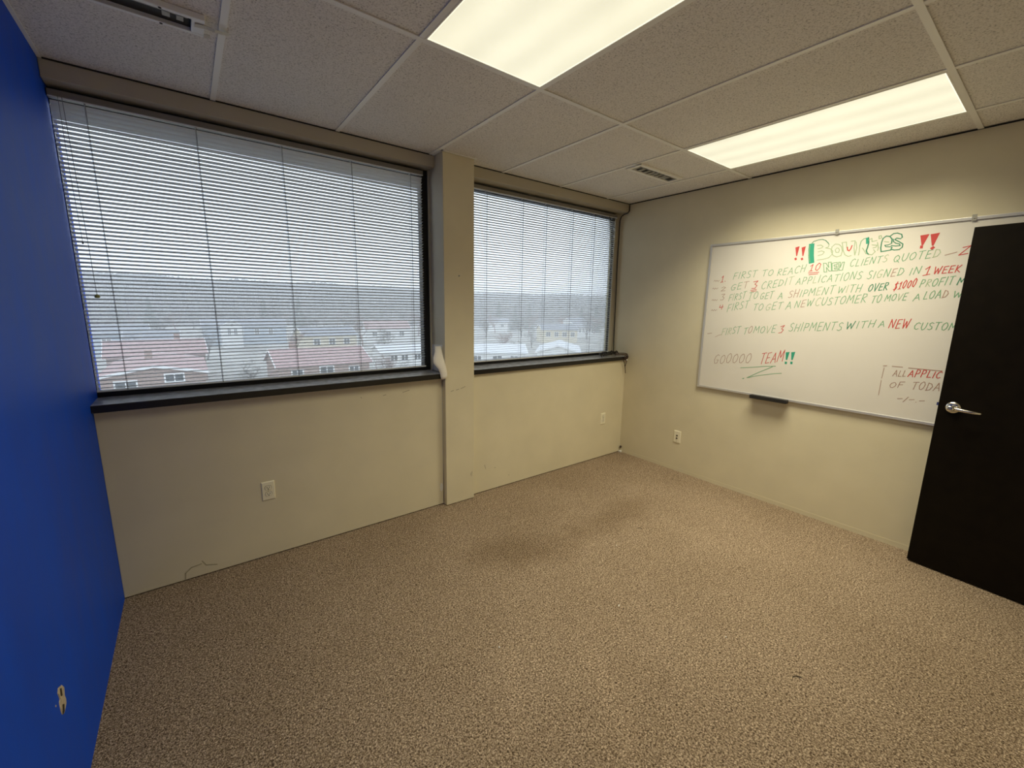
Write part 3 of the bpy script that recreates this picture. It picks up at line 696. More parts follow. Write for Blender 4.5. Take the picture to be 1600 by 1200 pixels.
STROKES = [
('r', [(1.464, 1.985), (1.466, 1.923)], (0.026, 0.006), 0),
('r', [(1.461, 1.903), (1.463, 1.904)], 0.016, 0),
('r', [(1.504, 1.981), (1.506, 1.92)], (0.026, 0.006), 0),
('r', [(1.502, 1.9), (1.504, 1.901)], 0.016, 0),
('d', [(1.544, 1.992), (1.561, 2.015), (1.589, 2.023), (1.613, 2.024), (1.633, 2.015), (1.649, 1.998), (1.657, 1.986)], 0.0045, 0),
('t', [(1.552, 1.99), (1.553, 1.961), (1.558, 1.917), (1.565, 1.878)], 0.034, 0),
('g', [(1.542, 1.989), (1.542, 1.951), (1.545, 1.918), (1.556, 1.875)], 0.006, 0),
('f', [(1.657, 1.986), (1.655, 1.97), (1.639, 1.964), (1.668, 1.956), (1.684, 1.939), (1.682, 1.917), (1.666, 1.897), (1.635, 1.889), (1.599, 1.886)], 0.0045, 0),
('f', [(1.587, 1.985), (1.608, 1.987), (1.623, 1.976), (1.615, 1.966), (1.594, 1.963)], 0.0045, 0),
('f', [(1.597, 1.941), (1.618, 1.947), (1.635, 1.938), (1.626, 1.922), (1.6, 1.916)], 0.0045, 0),
('f', [(1.692, 1.985), (1.676, 1.968), (1.675, 1.939), (1.69, 1.909), (1.712, 1.899), (1.734, 1.905), (1.739, 1.934), (1.731, 1.963), (1.715, 1.98), (1.692, 1.985)], 0.0045, 0),
('f', [(1.705, 1.958), (1.697, 1.945), (1.704, 1.929), (1.718, 1.928), (1.722, 1.943), (1.714, 1.956), (1.705, 1.958)], 0.0045, 0),
('f', [(1.728, 1.99), (1.754, 1.992), (1.76, 1.958), (1.767, 1.939)], 0.0045, 0),
('r', [(1.764, 1.958), (1.767, 1.939), (1.777, 1.933), (1.784, 1.945), (1.788, 1.966)], 0.006, 0),
('f', [(1.78, 1.994), (1.801, 1.995), (1.801, 1.949), (1.811, 1.902)], 0.0045, 0),
('f', [(1.732, 1.986), (1.743, 1.939), (1.756, 1.909), (1.775, 1.897), (1.792, 1.901)], 0.0045, 0),
('f', [(1.811, 1.902), (1.816, 1.948), (1.807, 1.987)], 0.0045, 0),
('g', [(1.83, 1.956), (1.834, 1.989), (1.847, 2.003), (1.863, 2.006)], 0.0045, 0),
('f', [(1.83, 1.956), (1.832, 1.926), (1.831, 1.9)], 0.0045, 0),
('f', [(1.846, 1.945), (1.857, 1.929), (1.87, 1.905)], 0.0045, 0),
('d', [(1.869, 2.008), (1.875, 1.977), (1.873, 1.947), (1.869, 1.925), (1.876, 1.909), (1.885, 1.901)], 0.007, 0),
('t', [(1.863, 2.003), (1.867, 1.973)], 0.012, 0),
('f', [(1.885, 1.901), (1.902, 1.897), (1.916, 1.916), (1.906, 1.929)], 0.0045, 0),
('f', [(1.873, 1.992), (1.888, 2.001), (1.891, 1.98), (1.915, 1.985)], 0.0045, 0),
('f', [(1.894, 1.96), (1.919, 1.955), (1.916, 1.943), (1.901, 1.94)], 0.0045, 0),
('f', [(1.923, 2.011), (1.933, 2.013), (1.937, 1.998), (1.925, 1.994), (1.923, 2.011)], 0.0045, 0),
('f', [(1.92, 1.972), (1.929, 1.937), (1.927, 1.922)], 0.0045, 0),
('d', [(1.991, 1.96), (1.99, 1.985), (1.977, 2.003), (1.959, 2.007), (1.945, 1.994), (1.941, 1.97), (1.941, 1.936), (1.946, 1.913), (1.972, 1.916), (1.993, 1.919), (1.996, 1.936)], 0.006, 0),
('d', [(1.959, 1.951), (1.975, 1.951), (1.989, 1.958), (1.992, 1.97)], 0.0045, 0),
('d', [(1.959, 1.951), (1.966, 1.941), (1.992, 1.938)], 0.0045, 0),
('f', [(1.954, 1.974), (1.976, 1.969)], 0.0045, 0),
('d', [(1.979, 2.005), (1.993, 2.018), (2.011, 2.019), (2.032, 2.009), (2.038, 1.991), (2.03, 1.983), (2.012, 1.989), (2.004, 1.981), (2.026, 1.966), (2.046, 1.95), (2.046, 1.931), (2.033, 1.918), (2.01, 1.917), (1.998, 1.922)], 0.0055, 0),
('d', [(1.991, 1.946), (2.015, 1.941), (2.034, 1.942), (2.03, 1.952), (2.012, 1.958), (1.999, 1.969), (1.996, 1.984)], 0.005, 0),
('r', [(2.14, 1.991), (2.137, 1.934)], (0.04, 0.008), 0),
('r', [(2.134, 1.924), (2.135, 1.924)], 0.018, 0),
('r', [(2.185, 1.993), (2.183, 1.927)], (0.04, 0.008), 0),
('r', [(2.184, 1.914), (2.185, 1.913)], 0.018, 0),
('g', [(1.651, 1.801), (1.64, 1.862), (1.655, 1.861), (1.675, 1.83), (1.668, 1.865), (1.684, 1.867), (1.694, 1.807), (1.681, 1.805), (1.661, 1.833), (1.667, 1.801), (1.651, 1.801)], 0.004, 1),
('g', [(1.697, 1.807), (1.69, 1.858), (1.719, 1.862), (1.721, 1.848), (1.703, 1.846), (1.707, 1.836), (1.72, 1.838), (1.724, 1.827), (1.708, 1.825), (1.711, 1.817), (1.73, 1.819), (1.731, 1.807), (1.697, 1.807)], 0.004, 1),
('g', [(1.726, 1.861), (1.737, 1.863), (1.74, 1.826), (1.749, 1.86), (1.76, 1.862), (1.756, 1.809), (1.738, 1.808), (1.726, 1.861)], 0.004, 1),
('r', [(1.556, 1.799), (1.62, 1.802)], 0.004, 1),
('r', [(1.56, 1.787), (1.615, 1.791)], 0.004, 1),
('r', [(1.173, 1.684), (1.216, 1.691)], 0.004, 2),
('r', [(1.178, 1.674), (1.217, 1.679)], 0.004, 2),
('t', [(1.493, 1.22), (1.491, 1.164)], (0.026, 0.01), 6),
('t', [(1.489, 1.141), (1.491, 1.141)], 0.018, 6),
('t', [(1.53, 1.224), (1.528, 1.168)], (0.026, 0.01), 6),
('t', [(1.526, 1.145), (1.528, 1.145)], 0.018, 6),
('g', [(1.165, 1.062), (1.257, 1.078), (1.341, 1.096), (1.423, 1.107)], 0.0045, 6),
('g', [(1.4, 1.099), (1.305, 1.042), (1.223, 0.987)], 0.005, 6),
('g', [(1.223, 0.987), (1.308, 1.018), (1.423, 1.049), (1.47, 1.058)], 0.004, 6),
('g', [(1.191, 0.976), (1.199, 0.979)], 0.007, 6),
('k', [(2.057, 1.187), (2.073, 1.19)], 0.005, 7),
('k', [(2.101, 1.19), (2.15, 1.19)], 0.0045, 7),
('k', [(2.179, 1.189), (2.33, 1.189)], 0.0045, 7),
('k', [(2.062, 1.176), (2.059, 1.106)], 0.003, 7),
('k', [(2.059, 1.091), (2.058, 0.993)], 0.003, 7),
('k', [(0.865, 1.764), (0.874, 1.773), (0.883, 1.762), (0.892, 1.772), (0.901, 1.762), (0.913, 1.772)], 0.003, 8),
('k', [(0.859, 1.7), (0.868, 1.71), (0.877, 1.698), (0.886, 1.709), (0.896, 1.7), (0.908, 1.709)], 0.003, 8),
('k', [(0.865, 1.604), (0.874, 1.614), (0.883, 1.603), (0.892, 1.614), (0.902, 1.604), (0.914, 1.614)], 0.003, 8),
('k', [(0.868, 1.519), (0.877, 1.529), (0.886, 1.518), (0.895, 1.529), (0.905, 1.52), (0.917, 1.53)], 0.003, 8),
('k', [(0.856, 1.323), (0.894, 1.329)], 0.004, 8),
('k', [(0.926, 1.299), (0.958, 1.317), (0.974, 1.322)], 0.003, 8),
]

class Ink:
    def __init__(s): s.mb = MB(); s.k = 0
    def stroke(s, pts, wd, mi):
        for i in range(len(pts)-1):
            a = Vector(pts[i]); b = Vector(pts[i+1]); d = b-a
            if d.length < 1e-6: continue
            n = Vector((-d.y, d.x)).normalized()*wd/2; e = d.normalized()*wd*0.35; s.k += 1
            q = [a-e-n, b+e-n, b+e+n, a-e+n]
            s.mb.add([L3(c.x, c.y, 0.0) for c in q] + [L3(c.x, c.y, 0.0004+s.k*2e-6) for c in q],
                     [(0,1,2,3),(4,7,6,5),(0,4,5,1),(1,5,6,2),(2,6,7,3),(3,7,4,0)], mi)
    def wedge(s, pts, wds, mi):
        s.k += 3; (a, b) = (Vector(pts[0]), Vector(pts[1])); n = Vector(((a-b).y, -(a-b).x)).normalized()
        q = [a+n*wds[0]/2+Vector((0,0.006)), a-n*wds[0]/2, b-n*wds[1]/2, b+n*wds[1]/2]
        s.mb.add([L3(c.x, c.y, 0.0) for c in q] + [L3(c.x, c.y, 0.0004+s.k*2e-6) for c in q], [(0,1,2,3),(4,7,6,5),(0,4,5,1),(1,5,6,2),(2,6,7,3),(3,7,4,0)], mi)
lines = {}
rnd = random.Random(21)
for t_, c_, s0, z0, s1, z1, hcap, ln in WORDS:
    ink = lines.setdefault(ln, Ink())
    hcap = abs(hcap)
    tot = sum(FONT[ch][0] for ch in t_) + 0.32*(len(t_)-1)
    sc = (s1-s0)/max(tot, 0.3); x = 0.0
    for ch in t_:
        wch, stk = FONT[ch]
        kh = hcap*rnd.uniform(0.9, 1.08); lift = rnd.uniform(-0.05, 0.05)*hcap
        mi = INK.index('k' if (c_ == 'g' and rnd.random() < 0.06 and ln > 1) else c_)
        if c_ == 'g' and rnd.random() < 0.12: mi = INK.index('f')
        for st in stk:
            P = []
            for (u, v) in st:
                s_ = s0 + (x+u)*sc + 0.16*v*hcap; z_ = z0 + (z1-z0)*((x+u)/max(tot,.3)) + v*kh + lift
                P.append((s_, z_))
            ink.stroke(P, 0.0036 if c_ in 'gk' else 0.0044, mi)
        x += wch + 0.32
for c_, pts, wd, ln in STROKES:
    ink = lines.setdefault(ln, Ink())
    if isinstance(wd, tuple): ink.wedge(pts, wd, INK.index(c_))
    else: ink.stroke(pts, wd, INK.index(c_))
NAMES = {0:'heading_lettering', 6:'cheer_lettering', 7:'boxed_note', 8:'list_numbers'}
for ln in sorted(lines):
    lines[ln].mb.build(NAMES.get(ln, 'written_line'), INKM, wbd)

# ------------------------------------------------------------------ door, swung open against the right wall
dA = Vector((3.8552, -2.3573, 0)); dd = Vector((-0.0949, -0.9955, 0))
door = empty('door_1', dA, math.atan2(dd.y, dd.x), kind='structure')      # local x along the leaf, local -y into the room
# local y axis = (-dd.y, dd.x) = towards +x world (wall side); room side is -y
MB().box(0.0, 0.91, 0.0, 0.044, 0.010, 1.994).build('door_leaf', M['door'], door, bevel=0.0015)
hs, hz = 0.064, 1.000
MB().lathe((hs,0.0,hz), (0,-1,0), [(0,0.0335),(0.004,0.0335),(0.009,0.030),(0.012,0.022),(0.013,0.014)], 32).build('handle_rose', M['chrome'], door, smooth=True)
hl = MB().lathe((hs,-0.010,hz), (0,-1,0), [(0,0.013),(0.030,0.012),(0.036,0.015),(0.048,0.017),(0.055,0.0165),(0.058,0.012),(0.0585,0.004)], 24)
lev = []
P = [(hs+0.004,-0.054,hz-0.001,0.0115,0.0085),(hs+0.035,-0.056,hz-0.001,0.010,0.0075),(hs+0.07,-0.057,hz-0.003,0.0085,0.006),(hs+0.10,-0.054,hz-0.005,0.0075,0.005),(hs+0.118,-0.046,hz-0.006,0.006,0.0045),(hs+0.122,-0.040,hz-0.006,0.003,0.003)]
vs = []
for (x,y,z,rz_,ry_) in P:
    for j in range(10):
        a = 2*math.pi*j/10; vs.append((x, y+ry_*math.cos(a), z+rz_*math.sin(a)))
hl.add(vs, [(i*10+j, i*10+(j+1)%10, (i+1)*10+(j+1)%10, (i+1)*10+j) for i in range(5) for j in range(10)] + [list(range(10))[::-1], list(range(50,60))])
hlo = hl.build('door_lever', M['chrome'], door, smooth=True)
MB().lathe((hs,-0.0685,hz), (0,-1,0), [(0,0.0065),(0.001,0.0065),(0.0012,0.003)], 14).box(hs-0.0008,hs+0.0008,-0.0703,-0.0695,hz-0.004,hz+0.004).build('key_cylinder', M['screw'], hlo)
MB().box(-0.0015,0.0,0.008,0.036,0.965,1.045).box(-0.011,-0.0015,0.016,0.028,0.998,1.016).build('latch_bolt', M['chrome'], door)
hg = MB()
for z in (0.22, 1.0, 1.78):
    hg.lathe((0.914,-0.006,z), (0,0,1), [(0,0.007),(0.09,0.007)], 12)
hg.build('hinge', M['chrome'], door)
# door frame on the wall behind the camera
MB().box(3.74, 3.80, BACK, BACK+0.045, 0.0, 2.06).box(2.78, 2.84, BACK, BACK+0.012, 0.0, 2.06).box(2.78, 3.80, BACK, BACK+0.012, 2.0, 2.06).build('trim_4', M['frame_dark'], kind='structure')

# ------------------------------------------------------------------ small things
# torn paper taped to the column side
pp = empty('paper_sheet', (COLX0, -0.04, 1.05)); tag(pp, 'torn white paper taped to the side of the column above the sill', 'paper')
def sheet(mb, grid, th):
    """grid of rows of points -> thin closed sheet, thickness along -x"""
    r, c = len(grid), len(grid[0]); flat_ = [p for row in grid for p in row]
    n = len(flat_)
    vs = flat_ + [(x-th, y, z) for x, y, z in flat_]
    fs = []
    for i in range(r-1):
        for j in range(c-1):
            a = i*c+j; fs += [(a,a+1,a+c+1,a+c),(n+a,n+a+c,n+a+c+1,n+a+1)]
    b = [j for j in range(c)] + [i*c+c-1 for i in range(1,r)] + [(r-1)*c+j for j in range(c-2,-1,-1)] + [i*c for i in range(r-2,0,-1)]
    fs += [(b[i], n+b[i], n+b[(i+1)%len(b)], b[(i+1)%len(b)]) for i in range(len(b))]
    mb.add(vs, fs)
bk = MB()
sheet(bk, [[(-0.0012-0.003*math.sin(i*0.9)**2, 0.028+0.205*j/4, 0.185-0.190*i/6+0.010*(1-j/4)*(1-i/6)) for j in range(5)] for i in range(7)], 0.0006)
bk.build('backing_sheet', M['paper'], pp)
# the torn front flap turns out into the room
FL = [(1.236,1.806,1.852,0.000),(1.20,1.794,1.854,-0.022),(1.16,1.772,1.857,-0.036),(1.125,1.765,1.861,-0.046),(1.100,1.783,1.864,-0.051),
      (1.078,1.800,1.867,-0.056),(1.05,1.811,1.871,-0.059),(1.022,1.815,1.875,-0.060),(0.998,1.823,1.868,-0.060)]
fl = MB(); rows = []
for (z, xl, xr, y) in FL:
    rows.append([(xl+(xr-xl)*j/4-COLX0, y+0.04-0.010*math.sin(math.pi*j/4)+ (0.004 if j == 4 else 0), z-1.05+(0.012*j/4 if z < 1.01 else 0)) for j in range(5)])
r_, c_n = len(rows), 5
flat_ = [p for row in rows for p in row]; n_ = len(flat_)
fs = []
for i in range(r_-1):
    for j in range(c_n-1):
        a_ = i*c_n+j; fs += [(a_,a_+1,a_+c_n+1,a_+c_n),(n_+a_,n_+a_+c_n,n_+a_+c_n+1,n_+a_+1)]
bd = [j for j in range(c_n)] + [i*c_n+c_n-1 for i in range(1,r_)] + [(r_-1)*c_n+j for j in range(c_n-2,-1,-1)] + [i*c_n for i in range(r_-2,0,-1)]
fs += [(bd[i], n_+bd[i], n_+bd[(i+1)%len(bd)], bd[(i+1)%len(bd)]) for i in range(len(bd))]
fl.add(flat_ + [(x, y+0.0006, z) for x, y, z in flat_], fs)
fl.build('torn_flap', M['paper'], pp, smooth=True)

# nail on the column
nl = MB().lathe((1.980,COLY+0.0005,1.737), (0,-1,0), [(0,0.004),(0.006,0.004),(0.007,0.0055),(0.009,0.0055),(0.0095,0.002)], 12).build('wall_screw', M['vent_grey'], smooth=True)
tag(nl, 'small screw left in the column face at head height', 'screw')

# cable from the ceiling corner down to the sill
cb = MB()
cb.tube([(W-0.006,0.066,2.530),(W-0.008,0.064,2.50),(W-0.012,0.062,2.475),(W-0.020,0.072,2.456),(W-0.016,0.12,2.449),(W-0.008,0.16,2.436),(W-0.005,0.178,2.40),(W-0.005,0.180,2.0),
         (W-0.006,0.172,1.6),(W-0.006,0.166,1.2),(W-0.010,0.155,1.07),(W-0.03,0.12,1.048)], 0.0045, 8)
tag(cb.build('cable', M['cable'], smooth=True), 'black cable running down the right edge of the narrow window', 'cable')
def curl(c, r0, n, seed, zs, a=1.0):
    rn = random.Random(seed); P = []
    for i in range(n):
        th = i*0.55; r = r0*(0.75+0.35*rn.random())
        P.append((c[0]+r*math.cos(th)*a, c[1]+r*math.sin(th)*0.38, c[2]+zs*(0.2+0.8*rn.random())))
    return P
def smoothpath(P, k=4):
    P = [Vector(p) for p in P]; out = []
    for i in range(len(P)-1):
        p0, p1, p2, p3 = P[max(i-1,0)], P[i], P[i+1], P[min(i+2,len(P)-1)]
        for j in range(k):
            t = j/k
            out.append(0.5*((2*p1)+(-p0+p2)*t+(2*p0-5*p1+4*p2-p3)*t*t+(-p0+3*p1-3*p2+p3)*t**3))
    out.append(P[-1]); return out
tg = MB()
tg.tube(smoothpath(curl((3.82,0.085,SILL+0.004), 0.115, 26, 3, 0.035)), 0.0042, 7)
tg.tube(smoothpath(curl((3.78,0.075,SILL+0.004), 0.085, 20, 8, 0.028)), 0.0042, 7)
tg.tube(smoothpath(curl((3.88,0.07,SILL+0.006), 0.085, 22, 12, 0.045, 0.9)), 0.0045, 7)
tg.tube(smoothpath([(3.72,0.06,SILL+0.006),(3.69,0.04,SILL+0.022),(3.665,0.045,SILL+0.012),(3.66,0.03,SILL+0.005)]), 0.0042, 7)
tg.build('cable_tangle', M['cable'], smooth=True)
tag(bpy.data.objects['cable_tangle'], 'tangle of black cables heaped on the window sill corner', 'cables')
lp = MB()
for dz, r, e in ((0.0,0.0045,0.0),(0.010,0.004,-0.006),(0.020,0.0038,-0.002)):
    lp.tube(smoothpath([(3.86,0.03,SILL+0.012+dz),(3.92,-0.008,SILL+0.014+dz),(3.965,-0.026+e,SILL+0.008+dz),(3.982,-0.034+e,SILL-0.012+dz),(3.972,-0.033+e,SILL-0.026+dz),(3.93,-0.032,SILL-0.022+dz)]), r, 7)
lp.tube(smoothpath([(3.90,-0.031,SILL-0.016),(3.925,-0.033,SILL-0.045),(3.955,-0.030,SILL-0.110),(3.970,-0.028,SILL-0.175)]), [0.0038]*12+[0.0042], 7)
lp.tube(smoothpath([(3.978,-0.034,SILL-0.024),(3.972,-0.033,SILL-0.05),(3.955,-0.030,SILL-0.108)]), 0.0036, 7)
o = lp.build('cable_loop', M['cable_brown'], smooth=True); tag(o, 'dark cable ends looping over the sill corner and hanging below', 'cable')
MB().lathe((3.978,-0.0335,SILL-0.030), (-0.5,0,-1), [(0,0.006),(0.010,0.007),(0.014,0.006)], 10).build('plug_tip', M['vent_white'], o, smooth=True)
# brown cable stub at the floor corner
sb = MB().tube(smoothpath([(W-0.002,-0.014,0.055),(W-0.014,-0.018,0.060),(W-0.024,-0.022,0.054)]), [0.009,0.010,0.011,0.011,0.011,0.010,0.010,0.009,0.007], 10)
o = sb.build('cable_stub', M['cable_brown'], smooth=True); tag(o, 'brown cable stub poking out of the wall at the floor corner', 'cable')
MB().box(W-0.03,W-0.004,-0.035,-0.004,0.0005,0.020).build('stub_collar', M['caulk'], o, bevel=0.004)
# crumbs on the carpet
for (x, y, ln, ang, lab) in ((2.0485,-1.5547,0.016,0.4,'white crumb of lint in the middle of the carpet'),(1.386,-1.4075,0.010,1.2,'tiny white lint crumb on the carpet nearest the column wall'),
                             (2.489,-1.18,0.008,0.2,'tiny white crumb on the carpet near the far dark patch'),(2.2895,-1.9937,0.008,0.9,'small pale crumb on the carpet in front of the door')):
    m_ = MB().lathe((0,0,0.0035), (1,0.1,0), [(-ln/2,0.001),(-ln/4,0.0035),(ln/5,0.0032),(ln/2,0.001)], 7)
    o = m_.build('lint_crumb', M['lint'], smooth=True); o.location = (x,y,0.0); o.rotation_euler = (0,0,ang); tag(o, lab, 'lint', 'crumbs on the carpet')
for (x, y, lab) in ((2.80,-1.13,'dark thread lying on the worn carpet patch'),(2.315,-2.283,'dark thread lying on the carpet by the door')):
    m_ = MB().tube(smoothpath([(-0.018,0.0,0.002),(-0.006,0.003,0.003),(0.007,0.0,0.003),(0.018,-0.005,0.002)]), 0.0015, 6)
    o = m_.build('carpet_thread', M['lint_and_pit_shade'], smooth=True); o.location = (x,y,0.0); o.rotation_euler = (0,0,-0.6); tag(o, lab, 'thread', 'threads on the carpet')
# ------------------------------------------------------------------ the view: a foggy suburb below
X = {}
X['grass'] = flat('winter_ground', (0.34,0.33,0.30), rough=0.95, var=0.35, scale=0.12)
X['wood'] = flat('bare_woodland', (0.075,0.068,0.065), rough=1.0, var=0.5, scale=0.15)
X['brick'] = flat('brick_wall', (0.38,0.27,0.23), rough=0.9, var=0.25, scale=6)
X['white'] = flat('white_siding', (0.80,0.80,0.78), rough=0.7)
X['cream'] = flat('cream_siding', (0.66,0.58,0.42), rough=0.7)
X['bluegrey'] = flat('bluegrey_siding', (0.42,0.48,0.55), rough=0.7)
X['redroof'] = flat('reddish_shingles', (0.40,0.27,0.26), rough=0.9, var=0.2, scale=3)
X['greyroof'] = flat('grey_shingles', (0.26,0.27,0.30), rough=0.9, var=0.2, scale=3)
X['paleroof'] = flat('pale_shingles', (0.62,0.63,0.64), rough=0.9, var=0.1, scale=3)
X['trimw'] = flat('white_house_trim', (0.85,0.85,0.85), rough=0.6)
X['pane'] = flat('house_window_glass', (0.06,0.07,0.08), rough=0.15)
X['bark'] = flat('wet_bark', (0.085,0.070,0.062), rough=0.9)
X['bark2'] = flat('reddish_twigs', (0.20,0.10,0.085), rough=0.9)
X['fir'] = flat('dark_needles', (0.045,0.065,0.05), rough=0.9)

MB().box(-500, 700, 2.0, 900, GROUND-0.5, GROUND).build('ground', X['grass'], kind='structure')
# wooded ridge closing the view
hb = MB(); rn = random.Random(77); NA = 900
rows = []
for k, (D, hmul) in enumerate(((250,0.0),(262,0.0),(340,0.6),(420,0.95),(500,1.0))):
    row = []
    for i in range(NA):
        a = math.radians(-25 + 100*i/(NA-1))
        hh = 12.0 + (21.0 - 10.0*min(1,max(0,(math.degrees(a)+10)/60)) + 0.8*math.sin(i*0.021) + 0.6*math.sin(i*0.09+2))*hmul + (rn.uniform(-0.9,0.9) if k > 0 else 0)
        if k == 0: hh = 0
        row.append((CAM_POS.x + D*math.sin(a), CAM_POS.y + D*math.cos(a), GROUND + hh))
    rows.append(row)
vs = [p for r in rows for p in r]
hb.add(vs, [(k*NA+i, k*NA+i+1, (k+1)*NA+i+1, (k+1)*NA+i) for k in range(4) for i in range(NA-1)])
hb.build('hills', X['wood'], kind='structure')
# the storey below carries the room wall down to the ground
MB().box(-8, 14, -0.1, 0.28, GROUND, -0.061).build('wall_outer', X['cream'], kind='structure')

def gable_block(root, cx, cy, L, Wd, hw, hr, wall, roof, over=0.35, rz=0.0, barge=True):
    """ridge along local x"""
    c, s = math.cos(rz), math.sin(rz)
    R = lambda x, y: (cx + x*c - y*s, cy + x*s + y*c)
    def tr(mb):
        mb.v = [(*R(x, y), z) for x, y, z in mb.v]; return mb
    a, b = L/2, Wd/2
    wbm = MB()
    wbm.add([(-a,-b,0),(a,-b,0),(a,b,0),(-a,b,0),(-a,-b,hw),(a,-b,hw),(a,b,hw),(-a,b,hw),(-a,0,hw+hr),(a,0,hw+hr)],
            [(0,1,5,4),(2,3,7,6),(0,4,8,7,3),(1,2,6,9,5),(0,3,2,1),(4,5,9,8),(6,7,8,9)])
    tr(wbm).build('wall', wall, root)
    k = hr/b; t = 0.18; o = over
    rf = MB()
    for sg in (-1, 1):
        y0, z0 = sg*(b+o), hw-o*k
        vs = [(-a-o,y0,z0),(a+o,y0,z0),(a+o,0,hw+hr),(-a-o,0,hw+hr)]
        rf.add([(x,y,z+0.02) for x,y,z in vs]+[(x,y,z+t) for x,y,z in vs], [(0,1,2,3),(4,7,6,5),(0,4,5,1),(1,5,6,2),(2,6,7,3),(3,7,4,0)])
    tr(rf).build('roof', roof, root)
    if barge:
        bb = MB()
        for ex in (-a-o-0.06, a+o):
            for sg in (-1, 1):
                q = [(sg*(b+o),hw-o*k-0.05),(0,hw+hr-0.05),(0,hw+hr+0.22),(sg*(b+o),hw-o*k+0.22)]
                bb.prism(q, 'x', ex, ex+0.06)
        tr(bb).build('barge_board', X['trimw'], root)
    return R
def add_window(root, x, y, z, wd, ht, face):
    """face: angle the window looks towards (local), white frame with dark pane"""
    c, s = math.cos(face), math.sin(face)
    def P(u, d, v): return (x + d*c - u*s, y + d*s + u*c, z + v)
    def bar(mb, u0, u1, v0, v1, d0, d1):
        vs = [P(u,d,v) for v in (v0,v1) for d in (d0,d1) for u in (u0,u1)]
        mb.add(vs, [(0,1,3,2),(4,6,7,5),(0,4,5,1),(2,3,7,6),(0,2,6,4),(1,5,7,3)])
    f = MB(); e = 0.14
    bar(f,-wd/2-e,wd/2+e,-ht/2-e,-ht/2,0,0.09); bar(f,-wd/2-e,wd/2+e,ht/2,ht/2+e,0,0.09)
    bar(f,-wd/2-e,-wd/2,-ht/2,ht/2,0,0.09); bar(f,wd/2,wd/2+e,-ht/2,ht/2,0,0.09); bar(f,-0.05,0.05,-ht/2,ht/2,0.02,0.08)
    fo = f.build('window', X['trimw'], root)
    p = MB(); bar(p,-wd/2,wd/2,-ht/2,ht/2,0.005,0.03); p.build('pane', X['pane'], fo)
def house(x, y, rz, label): 
    r = empty('house', (x, y, GROUND), rz); tag(r, label, 'house', 'houses seen through the blinds'); return r
FRONT = -math.pi/2
def eave_house(x, y, rz, L, Wd, hw, hr, wall, roof, label, wins, chim=None, gw=()):
    r = house(x, y, rz, label)
    gable_block(r, 0, 0, L, Wd, hw, hr, wall, roof)
    for (u, z, wd, ht) in wins: add_window(r, u, -Wd/2, z, wd, ht, FRONT)
    for (side, u, z, wd, ht) in gw: add_window(r, side*L/2, u, z, wd, ht, 0 if side > 0 else math.pi)
    if chim: MB().box(chim-0.35, chim+0.35, 0.5, 1.2, hw, hw+hr+1.0).build('chimney', X['brick'], r)
    return r
# low brick house whose wide gable faces the wide window
eave_house(-2.9, 62.4, math.pi/2, 14, 8.6, 4.2, 0.85, X['brick'], X['redroof'], 'low brick house with a wide white-edged gable below the left window', [], 2.0, gw=((-1,-1.6,3.75,1.5,0.75),(-1,2.4,3.2,1.6,0.9)))
# two-storey house with a white projecting gable
r = house(13.5, 141, 0, 'tall dark-roofed house with a bright white gable and two lit windows')
gable_block(r, 0, 2, 20, 9, 5.0, 2.0, X['bluegrey'], X['greyroof'])
gable_block(r, -4.0, -6.5, 10, 4.4, 5.8, 1.2, X['white'], X['greyroof'], rz=math.pi/2)
for u in (-4.7, -3.3): add_window(r, u, -11.5, 4.2, 0.6, 1.5, FRONT)
add_window(r, -4.0, -11.5, 5.9, 0.5, 0.6, FRONT)
for u in (-1.4, 2.5, 6): add_window(r, u, -2.5, 3.6, 1.0, 1.5, FRONT)
eave_house(14.5, 60.6, 0.03, 11.5, 8, 4.0, 1.7, X['brick'], X['redroof'], 'red-roofed house with one large white framed window, under the middle of the wide window',
     [(0.0,3.1,1.6,1.1),(-3.6,2.9,1.2,1.0),(3.6,2.9,1.2,1.0)], -3.0)
eave_house(29.5, 64.5, -0.12, 10, 7, 4.4, 0.9, X['white'], X['paleroof'], 'white house with a row of dark windows left of the column', [(-3.2,3.6,1.0,0.9),(-1.5,3.6,1.0,0.9),(0.6,3.6,1.0,0.9),(3.0,3.6,1.2,0.9)])
eave_house(43.0, 60.5, -0.55, 13, 8, 4.0, 1.1, X['white'], X['paleroof'], 'long white house with pale roof just right of the column', [(-4.5,3.0,1.5,1.0),(-1.8,3.0,1.2,1.0),(1.6,3.0,1.5,1.0),(4.5,3.0,1.2,1.0)])
eave_house(57.5, 57.0, 0.79, 12, 7.6, 3.9, 1.1, X['white'], X['paleroof'], 'pale roofed house with a low gable under the right end of the narrow window', [(0.0,3.0,1.4,1.0)], None, gw=((-1,0,2.9,1.6,1.0),))
eave_house(126, 120, 0.30, 13, 9, 4.0, 3.6, X['white'], X['greyroof'], 'white house with steep dark roof at the right edge of the narrow window', [(-4,2.8,1.4,1.5),(-1,2.8,1.4,1.5),(2,2.8,1.4,1.5),(5,2.8,1.4,1.5)], None, gw=((-1,0,4.2,1.2,1.4),))
eave_house(101, 104, -0.5, 12, 9, 4.4, 1.6, X['cream'], X['greyroof'], 'cream house with several windows behind the narrow window', [(-4,2.9,1.4,1.4),(-1.2,2.9,1.2,1.4),(1.6,2.9,1.4,1.4),(4.4,2.9,1.2,1.4)], 2.0)
eave_house(116, 160, -0.6, 9, 7, 4.5, 1.6, X['white'], X['greyroof'], 'small far white house low on the horizon right of the column', [(-2,3,1.2,1.3),(2,3,1.2,1.3)])
